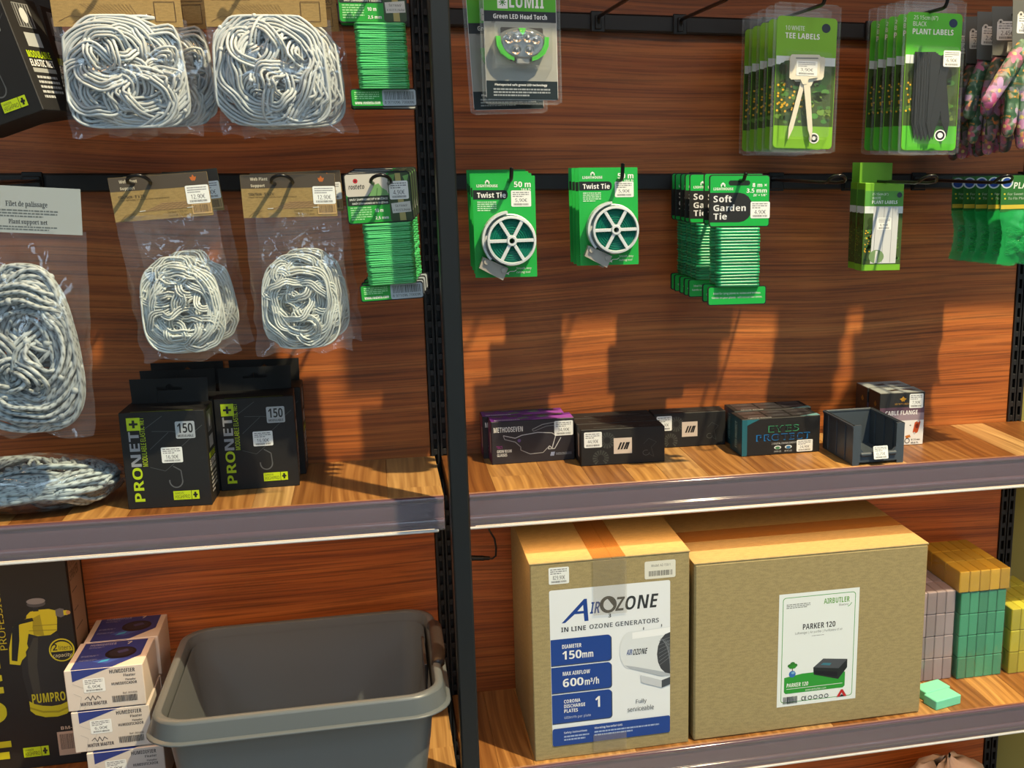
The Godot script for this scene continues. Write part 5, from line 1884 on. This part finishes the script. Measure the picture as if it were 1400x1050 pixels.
# tangled loops of cord within a rounded box
func skein(b: B, c: Vector3, r: Vector3, count: int, rad: float, seed_: int, ringy: float, rgb: Array, braided := false, taper := 0.0, sq := 3.0) -> void:
	var rr := RandomNumberGenerator.new()
	rr.seed = seed_
	for k in count / 3:
		var is_ring := rr.randf() < ringy
		var f := lerpf(0.42, 1.02, sqrt(rr.randf())) if is_ring else rr.randf_range(0.2, 0.6)
		var a := r.x * f * rr.randf_range(0.85, 1.1)
		var e := r.y * f * rr.randf_range(0.85, 1.1) * (1.0 if is_ring else rr.randf_range(0.5, 1.2))
		var j := Vector2(rr.randf_range(-1, 1) * r.x, rr.randf_range(-1, 1) * r.y) * (0.12 if is_ring else 0.62)
		var turn := 0.0 if is_ring else rr.randf_range(0, PI)
		var ph := [rr.randf() * TAU, rr.randf() * TAU, rr.randf() * TAU, rr.randf() * TAU]
		var am := [rr.randf_range(0.02, 0.14), rr.randf_range(0.0, 0.1), rr.randf_range(0, 0.05)]
		var z0 := rr.randf_range(-0.75, 0.75) * r.z
		var n := int(clampf(TAU * (a + e) / 2 / (0.0042 if not braided else 0.0034), 22, 120))
		# three strands lie side by side in each loop
		for strand in 3:
			var grow := 1.0 + (strand - 1) * 2.2 * rad / maxf(minf(a, e), 0.004)
			var zs := rr.randf_range(-1.0, 1.0) * rad * 1.2
			var dr := rr.randf_range(-0.12, 0.12)
			var pts := PackedVector3Array()
			for i in n:
				var t := TAU * i / n
				var q: float = grow + am[0] * sin(2 * t + ph[0] + dr) + am[1] * sin(3 * t + ph[1] + dr) + am[2] * sin(7 * t + ph[2] + dr * 2.0)
				var x := cos(t) * a * q
				var y := sin(t) * e * q
				var xx := x * cos(turn) - y * sin(turn) + j.x
				var yy := x * sin(turn) + y * cos(turn) + j.y
				var lim := r.x * (1.0 - taper * clampf(yy / r.y * 0.5 + 0.5, 0, 1))
				var g := pow(absf(xx) / lim, sq) + pow(absf(yy) / r.y, sq)
				if g > 1.0:
					var sc := pow(g, -1.0 / sq)
					xx *= sc
					yy *= sc
				var edge := sqrt(maxf(0.12, 1.0 - minf(1.0, pow(absf(xx) / lim, 2.6) + pow(absf(yy) / r.y, 2.6))))
				pts.append(c + Vector3(xx, yy, (z0 + zs + r.z * 0.4 * sin(2 * t + ph[3])) * edge))
			var sh := rr.randf_range(0.9, 1.05)
			var base := K(minf(rgb[0] * sh, 255), minf(rgb[1] * sh, 255), minf(rgb[2] * sh, 255))
			b.col = base
			if braided:
				var tick := K(58, 66, 72)
				b.tube(pts, rad, 8, true, func(i: int, jj: int) -> Color: return tick if i % 3 == 0 and (jj + i / 3) % 2 == 0 else base)
			else:
				b.tube(pts, rad, 6, true)
			if rr.randf() < 0.5:
				b.col = base
				b.ball(pts[rr.randi() % n], Vector3.ONE * rad * 1.7, 7, 5)

func film_bag(o: Node3D, x0: float, y0: float, w: float, h: float, bulge: float, seed_: float, m: Material, skew := 0.0) -> void:
	var b := B.new()
	for sd in 2:
		b.grid(26, 34, func(i: int, j: int) -> Vector3:
			var a := i / 26.0
			var t := j / 34.0
			var e := pow(sin(PI * clampf(a, 0.001, 0.999)), 0.6) * pow(sin(PI * clampf(0.04 + t * 0.955, 0.001, 0.999)), 0.6) * smoothstep(0.0, 0.55, t)
			var q := noise.get_noise_3d(a * 4.0 + seed_, t * 5.0, sd * 9.0) * 0.0042 + noise.get_noise_3d(a * 13.0 + seed_, t * 8.0, 20 + sd * 9.0) * 0.0014
			var ex := noise.get_noise_2d(t * 5.0, seed_ + a * 1.3) * 0.004 * t
			return Vector3(x0 + w * a + ex + skew * t, y0 - h * t - noise.get_noise_2d(a * 3.0, seed_) * 0.006 * t, (bulge * e + q * sin(PI * a)) * (1 if sd == 0 else -1) - 0.0006))
	part(o, "film", b, m)

func bags() -> void:
	# web plant support
	for k in 2:
		var o := thing("support_net_bag", ["clear bag of white cord with kraft header, next to the big rope bag", "clear bag of white cord with kraft header, beside the green garden wire"][k], "bag", [Vector3(-0.3825, 1.4755, 0.252), Vector3(-0.2345, 1.4795, 0.252)][k], Vector3(0, 0, [4.2, 0.9][k]), "web plant support bags")
		var w := 0.111
		var b := B.new()
		b.slab(rounded(w, 0.052, 0.0006), -0.0009, 0)
		part(o, "header_card", b, M.kraft_paper)
		var p := P.new(w / 500.0)
		var br := K(70, 56, 40)
		p.rect(1, 1, 499, 74, K(74, 66, 54))
		p.text("Web Plant", 52, 14, 142, 32, K(200, 190, 166))
		p.text("Support", 52, 52, 125, 72, K(200, 190, 166))
		p.poly([[425, 10], [432, 24], [442, 22], [438, 36], [430, 46], [425, 40], [420, 46], [412, 36], [408, 22], [418, 24]], K(178, 96, 40))
		p.text("150x75cm - 5' x 2½'", 35, 98, 172, 113, br)
		p.text("Fitted net holds on quickly from top to bottom", 35, 118, 290, 128, br, "regular")
		p.poly([[150, 190], [250, 148], [420, 150], [370, 186]], K(150, 122, 84))
		for i in 7:
			p.line([[160 + i * 30, 188], [256 + i * 24, 150]], 1.6, K(110, 86, 56))
		for i in 4:
			p.line([[160 + i * 28, 184 - i * 10], [384 + i * 10, 182 - i * 10]], 1.6, K(110, 86, 56))
		p.line([[30, 226], [60, 200], [100, 196], [70, 214], [100, 230]], 1.8, K(110, 86, 56))
		p.text("Surface 1.125 m²", 270, 194, 370, 206, br, "regular")
		p.text("Thick Ø 1.5 mm", 270, 214, 375, 224, br, "regular")
		p.rect(396, 168, 496, 222, K(186, 154, 106))
		p.bars(402, 172, 490, 214)
		p.price(376, 68, 496, 166, "12.90€")
		part(o, "header_print", p, M.print)
		p = P.new(w / 500.0)
		p.lay = 30
		p.line([[130, 186], [160, 184]], 4, K(190, 190, 184))
		p.line([[372, 184], [404, 182]], 4, K(190, 190, 184))
		part(o, "staple", p, M.print)
		film_bag(o, 0.0, -0.046, w + 0.004, 0.178, 0.021, 3.0 + k * 5.0, M.film, 0.002)
		b = B.new()
		skein(b, Vector3(0.0575, -0.160, 0), Vector3(0.048, 0.056, 0.0165), 108, 0.0013, 31 + k, 0.5, [192, 200, 198], false, 0.12, 3.4)
		skein(b, Vector3(0.056, -0.118, 0.004), Vector3(0.030, 0.020, 0.01), 12, 0.0012, 36 + k, 0.9, [192, 200, 198])
		part(o, "cord_skein", b, M.cord)
		# the second bag on the same hook
		copy(o, ["second clear bag of white cord behind the kraft header next to the big rope bag", "second clear bag of white cord behind the kraft header beside the green garden wire"][k], o.position + Vector3(0.006, 0.001, -0.06), Vector3(0, -3, [5.6, 2.4][k]))
	# big net of braided rope
	var o := thing("rope_net_bag", "large clear bag of flecked braided rope with a grey header, at the left edge", "bag", Vector3(-0.5455, 1.4705, 0.255), Vector3(0, 0, -3.2))
	var b := B.new()
	b.slab(rounded(0.133, 0.054, 0.0006), -0.0009, 0)
	part(o, "header_card", b, M.header_grey)
	var p := P.new(0.001)
	var ink := K(40, 46, 50)
	p.text("Filet de palissage", 53, 17, 97, 25, ink, "serif-bold")
	p.lines(44, 27, 108, 37, 3, K(90, 98, 102))
	p.text("Plant support net", 55, 38, 96, 45, ink, "serif-bold")
	p.lines(44, 46, 106, 52, 2, K(90, 98, 102))
	part(o, "header_print", p, M.print)
	film_bag(o, 0.0, -0.05, 0.137, 0.248, 0.03, 17.0, M.film, -0.002)
	b = B.new()
	skein(b, Vector3(0.066, -0.192, 0), Vector3(0.066, 0.1, 0.026), 96, 0.0028, 77, 0.6, [168, 178, 182], true, 0.4)
	part(o, "rope_coil", b, M.cord)
	# the same rope in a bag lying on the shelf
	o = thing("rope_net_bag", "clear bag of flecked braided rope lying on the left shelf", "bag", Vector3(-0.528, 1.0485, 0.158), Vector3(0, 4, 0))
	b = B.new()
	b.xf = Transform3D(Basis(Vector3(1, 0, 0), Vector3(0, 0, -1), Vector3(0, 1, 0)), Vector3(0, 0.034, 0))
	skein(b, Vector3.ZERO, Vector3(0.098, 0.056, 0.03), 92, 0.0029, 81, 0.55, [164, 178, 182], true)
	part(o, "rope_coil", b, M.cord)
	b = B.new()
	b.grid(40, 18, func(i: int, j: int) -> Vector3:
		var a := TAU * i / 40.0
		var t := PI * (0.02 + 0.96 * j / 18.0)
		var q := 1.0 + noise.get_noise_3d(cos(a) * 2.0, cos(t) * 3.0, sin(a) * 2.0) * 0.07
		var y := 0.0355 + sin(a) * sin(t) * 0.037 * q
		return Vector3(-cos(t) * 0.108 * q, maxf(y, 0.0004), cos(a) * sin(t) * 0.062 * q), null, true)
	b.grid(10, 6, func(i: int, j: int) -> Vector3:
		var a := i / 10.0
		return Vector3(0.095 + a * 0.032, 0.02 + a * 0.012 + noise.get_noise_2d(a * 5, j * 0.8) * 0.006, -0.04 + (j / 6.0) * 0.05 + noise.get_noise_2d(a * 4 + 9, j) * 0.003))
	part(o, "film", b, M.film)
	# elastic cord in bags, top row
	for k in 2:
		var at: Vector3 = [Vector3(-0.4215, 1.7065, 0.262), Vector3(-0.2575, 1.7115, 0.262)][k]
		o = thing("elastic_cord_bag", ["clear bag packed with white elastic cord, top left beside the black net box", "clear bag packed with white elastic cord, top row next to the green garden wire"][k], "bag", at, Vector3(0, [3, -6][k], [1.8, 1.0][k]), "elastic cord bags")
		b = B.new()
		b.slab(rounded(0.137, 0.062, 0.0006), -0.0009, 0)
		part(o, "header_card", b, M.kraft_paper)
		p = P.new(0.001)
		var br := K(74, 54, 34)
		p.text("150x150cm - 5' x 5'", 8, 22, 48, 25.5, br)
		p.lines(8, 28, 70, 34, 2, K(104, 78, 50))
		for i in 14:
			p.line([[30 + i * 4, 37], [48 + i * 3.2, 50]], 0.4, K(110, 84, 54))
		p.line([[6, 56], [18, 50], [34, 52], [20, 58]], 0.5, K(110, 84, 54))
		p.price(70, 8, 92, 24, "16.90€")
		p.text("ELASTIC", 108, 24, 130, 28, br)
		p.line([[106, 22], [132, 22], [132, 30], [106, 30], [106, 22]], 0.5, br)
		p.line([[108, 34], [130, 34], [130, 56], [108, 56], [108, 34]], 0.6, br)
		p.lines(82, 48, 104, 54, 2, br)
		part(o, "header_print", p, M.print)
		film_bag(o, -0.001, -0.054, 0.142, 0.131, 0.027, 41.0 + 8 * k, M.film, 0.004)
		b = B.new()
		skein(b, Vector3(0.069, -0.112, 0), Vector3(0.066, 0.062, 0.021), 165, 0.0018, 51 + k, 0.22, [184, 192, 196], false, 0.08, 5.0)
		part(o, "cord_skein", b, M.cord)
		copy(o, ["rear bag of white elastic cord, shaded behind the top left one", "rear bag of white elastic cord behind the top row one next to the garden wire"][k], at + [Vector3(0.024, 0.002, -0.072), Vector3(0.012, -0.004, -0.065)][k], Vector3(0, [-8, -10][k], [2.4, 3.0][k]))
	# black net boxes hanging askew at the top left
	var src: Node3D = get_node("net_box")
	copy(src, "black elastic net box hanging askew at the top left corner, lime lettering on its side", Vector3(-0.562, 1.646, 0.235), Vector3(0, -22, 17))
	copy(src, "second black elastic net box hanging behind the askew one at the top left", Vector3(-0.556, 1.662, 0.155), Vector3(0, -6, 9))

func finger(b: B, pts: Array, rad: Array) -> void:
	# rounded tapering tube through pts
	var seg := 12
	var rings: Array = []
	for i in pts.size():
		rings.append([pts[i], rad[i]])
	var e: Vector3 = pts[-1]
	var d := (e - (pts[-2] as Vector3)).normalized()
	var r: float = rad[-1]
	for k in range(1, 5):
		var a := PI / 2 * k / 4.0
		rings.append([e + d * sin(a) * r, maxf(r * cos(a), 0.0002)])
	b.grid(seg, rings.size() - 1, func(i: int, j: int) -> Vector3:
		var c: Vector3 = rings[j][0]
		var q: float = rings[j][1]
		var a := -TAU * i / seg
		var side := d.cross(Vector3(0, 0, 1)).normalized()
		return c + (side * cos(a) + Vector3(0, 0, 0.8) * sin(a)) * q, null, true)

func gloves() -> void:
	# flowered fabric
	var rr := RandomNumberGenerator.new()
	rr.seed = 14
	var fl: Array = []
	for k in 15:
		fl.append([rr.randf(), rr.randf(), rr.randf_range(0.09, 0.15), [Color8(196, 70, 124), Color8(150, 126, 178), Color8(170, 140, 190), Color8(184, 66, 92)][k % 4], rr.randf() * TAU])
	var tex := image_of(160, 160, func(x: int, y: int) -> Color:
		var q := noise.get_noise_2d(x * 0.06, y * 0.06)
		var cl := Color8(48, 86, 60) if q > -0.15 else (Color8(136, 158, 140) if q < -0.45 else Color8(76, 112, 78))
		if noise.get_noise_2d(x * 0.08 + 90, y * 0.08) > 0.6:
			cl = Color8(226, 150, 60)
		for g in fl:
			var dx := fposmod(x / 160.0 - g[0] + 0.5, 1.0) - 0.5
			var dy := fposmod(y / 160.0 - g[1] + 0.5, 1.0) - 0.5
			var d := sqrt(dx * dx + dy * dy)
			var petal: float = g[2] * (0.72 + 0.28 * cos(5.0 * atan2(dy, dx) + g[4]))
			if d < petal:
				cl = (g[3] as Color).lerp(Color8(220, 190, 206), 0.35 * d / petal)
				if d < 0.022:
					cl = Color8(240, 214, 120)
				elif absf(cos(2.5 * atan2(dy, dx) + g[4] / 2)) < 0.1:
					cl = cl.darkened(0.25)
		return cl)
	var fm := mat("flowered_fabric", 255, 255, 255, 0.6)
	fm.albedo_texture = tex
	fm.uv1_triplanar = true
	fm.uv1_scale = Vector3(8, 8, 8)
	var fm2 := mat("flowered_fabric_b", 220, 190, 196, 0.6)
	fm2.albedo_texture = tex
	fm2.uv1_triplanar = true
	fm2.uv1_scale = Vector3(7, 7, 7)
	fm2.uv1_offset = Vector3(0.4, 0.3, 0.1)
	var o := thing("garden_glove", "frontmost flowered garden glove with grey header, cut by the right edge", "glove", Vector3(0.7945, 1.7185, 0.262), Vector3(0, 0, 0), "flowered garden gloves")
	var b := B.new()
	b.slab(PackedVector2Array([Vector2(-0.004, 0), Vector2(0.076, 0), Vector2(0.076, -0.072), Vector2(0.0, -0.066)]), 0.0095, 0.0103)
	part(o, "header_card", b, mat("glove_header", 92, 94, 90, 0.5))
	var p := P.new(0.001, 0, Transform3D(Basis.IDENTITY, Vector3(0, 0, 0.0103)))
	p.price(5, 20, 36, 46, "2.45€")
	p.ell(10, 21, 4, 4, K(200, 200, 194))
	p.ell(10, 21, 1.6, 1.6, K(60, 60, 58))
	p.rect(22, 48, 40, 64, K(180, 178, 170))
	p.bars(24, 50, 38, 60)
	part(o, "header_print", p, M.print)
	var shapes: Array = []
	for kind in 2:
		b = B.new()
		# palm and cuff
		b.grid(20, 10, func(i: int, j: int) -> Vector3:
			var a := -TAU * i / 20.0
			var t := j / 10.0
			var hw := lerpf(0.030, 0.038, smoothstep(0.1, 0.7, t))
			var th := lerpf(0.008, 0.011, t) * (0.35 if j == 10 else 1.0)
			return Vector3(0.04 + cos(a) * hw, -0.012 - t * 0.118, sin(a) * th), null, true)
		for k in 4:
			var x: float = [0.010, 0.030, 0.050, 0.069][k]
			var ln: float = [0.062, 0.078, 0.074, 0.056][k]
			finger(b, [Vector3(x, -0.118, 0), Vector3(x - 0.001 * k, -0.125 - ln * 0.3, 0.002), Vector3(x + 0.003 * (k - 1), -0.125 - ln * 0.7, 0.004), Vector3(x + 0.004 * (k - 1), -0.125 - ln + 0.009, 0.003)], [0.0105, 0.0105, 0.0098, 0.0085])
		if kind == 0:
			finger(b, [Vector3(0.022, -0.058, 0.004), Vector3(0.004, -0.082, 0.012), Vector3(-0.018, -0.112, 0.016), Vector3(-0.034, -0.138, 0.014)], [0.013, 0.0125, 0.012, 0.0105])
		else:
			finger(b, [Vector3(0.016, -0.07, 0.004), Vector3(0.004, -0.092, 0.008), Vector3(-0.002, -0.118, 0.009), Vector3(-0.004, -0.142, 0.008)], [0.012, 0.0118, 0.011, 0.0098])
		shapes.append(b.mesh())
	part(o, "glove_fabric", shapes[0], fm)
	for k in range(1, 6):
		var c := copy(o, ["", "second flowered garden glove from the front, behind the one at the right edge", "third flowered garden glove from the front", "fourth flowered garden glove from the front", "fifth flowered garden glove from the front", "rearmost flowered garden glove beside the black plant label packs"][k], Vector3(0.7945 - 0.002 * k, 1.7165 - 0.003 * k, 0.248 - 0.036 * k), Vector3(0, [0, -6, -10, -8, -12, -8][k], [0, 1, -1, 2, -1, 1][k]))
		var g: MeshInstance3D = c.get_node("glove_fabric")
		g.mesh = shapes[1]
		if k % 2 == 1:
			g.material_override = fm2
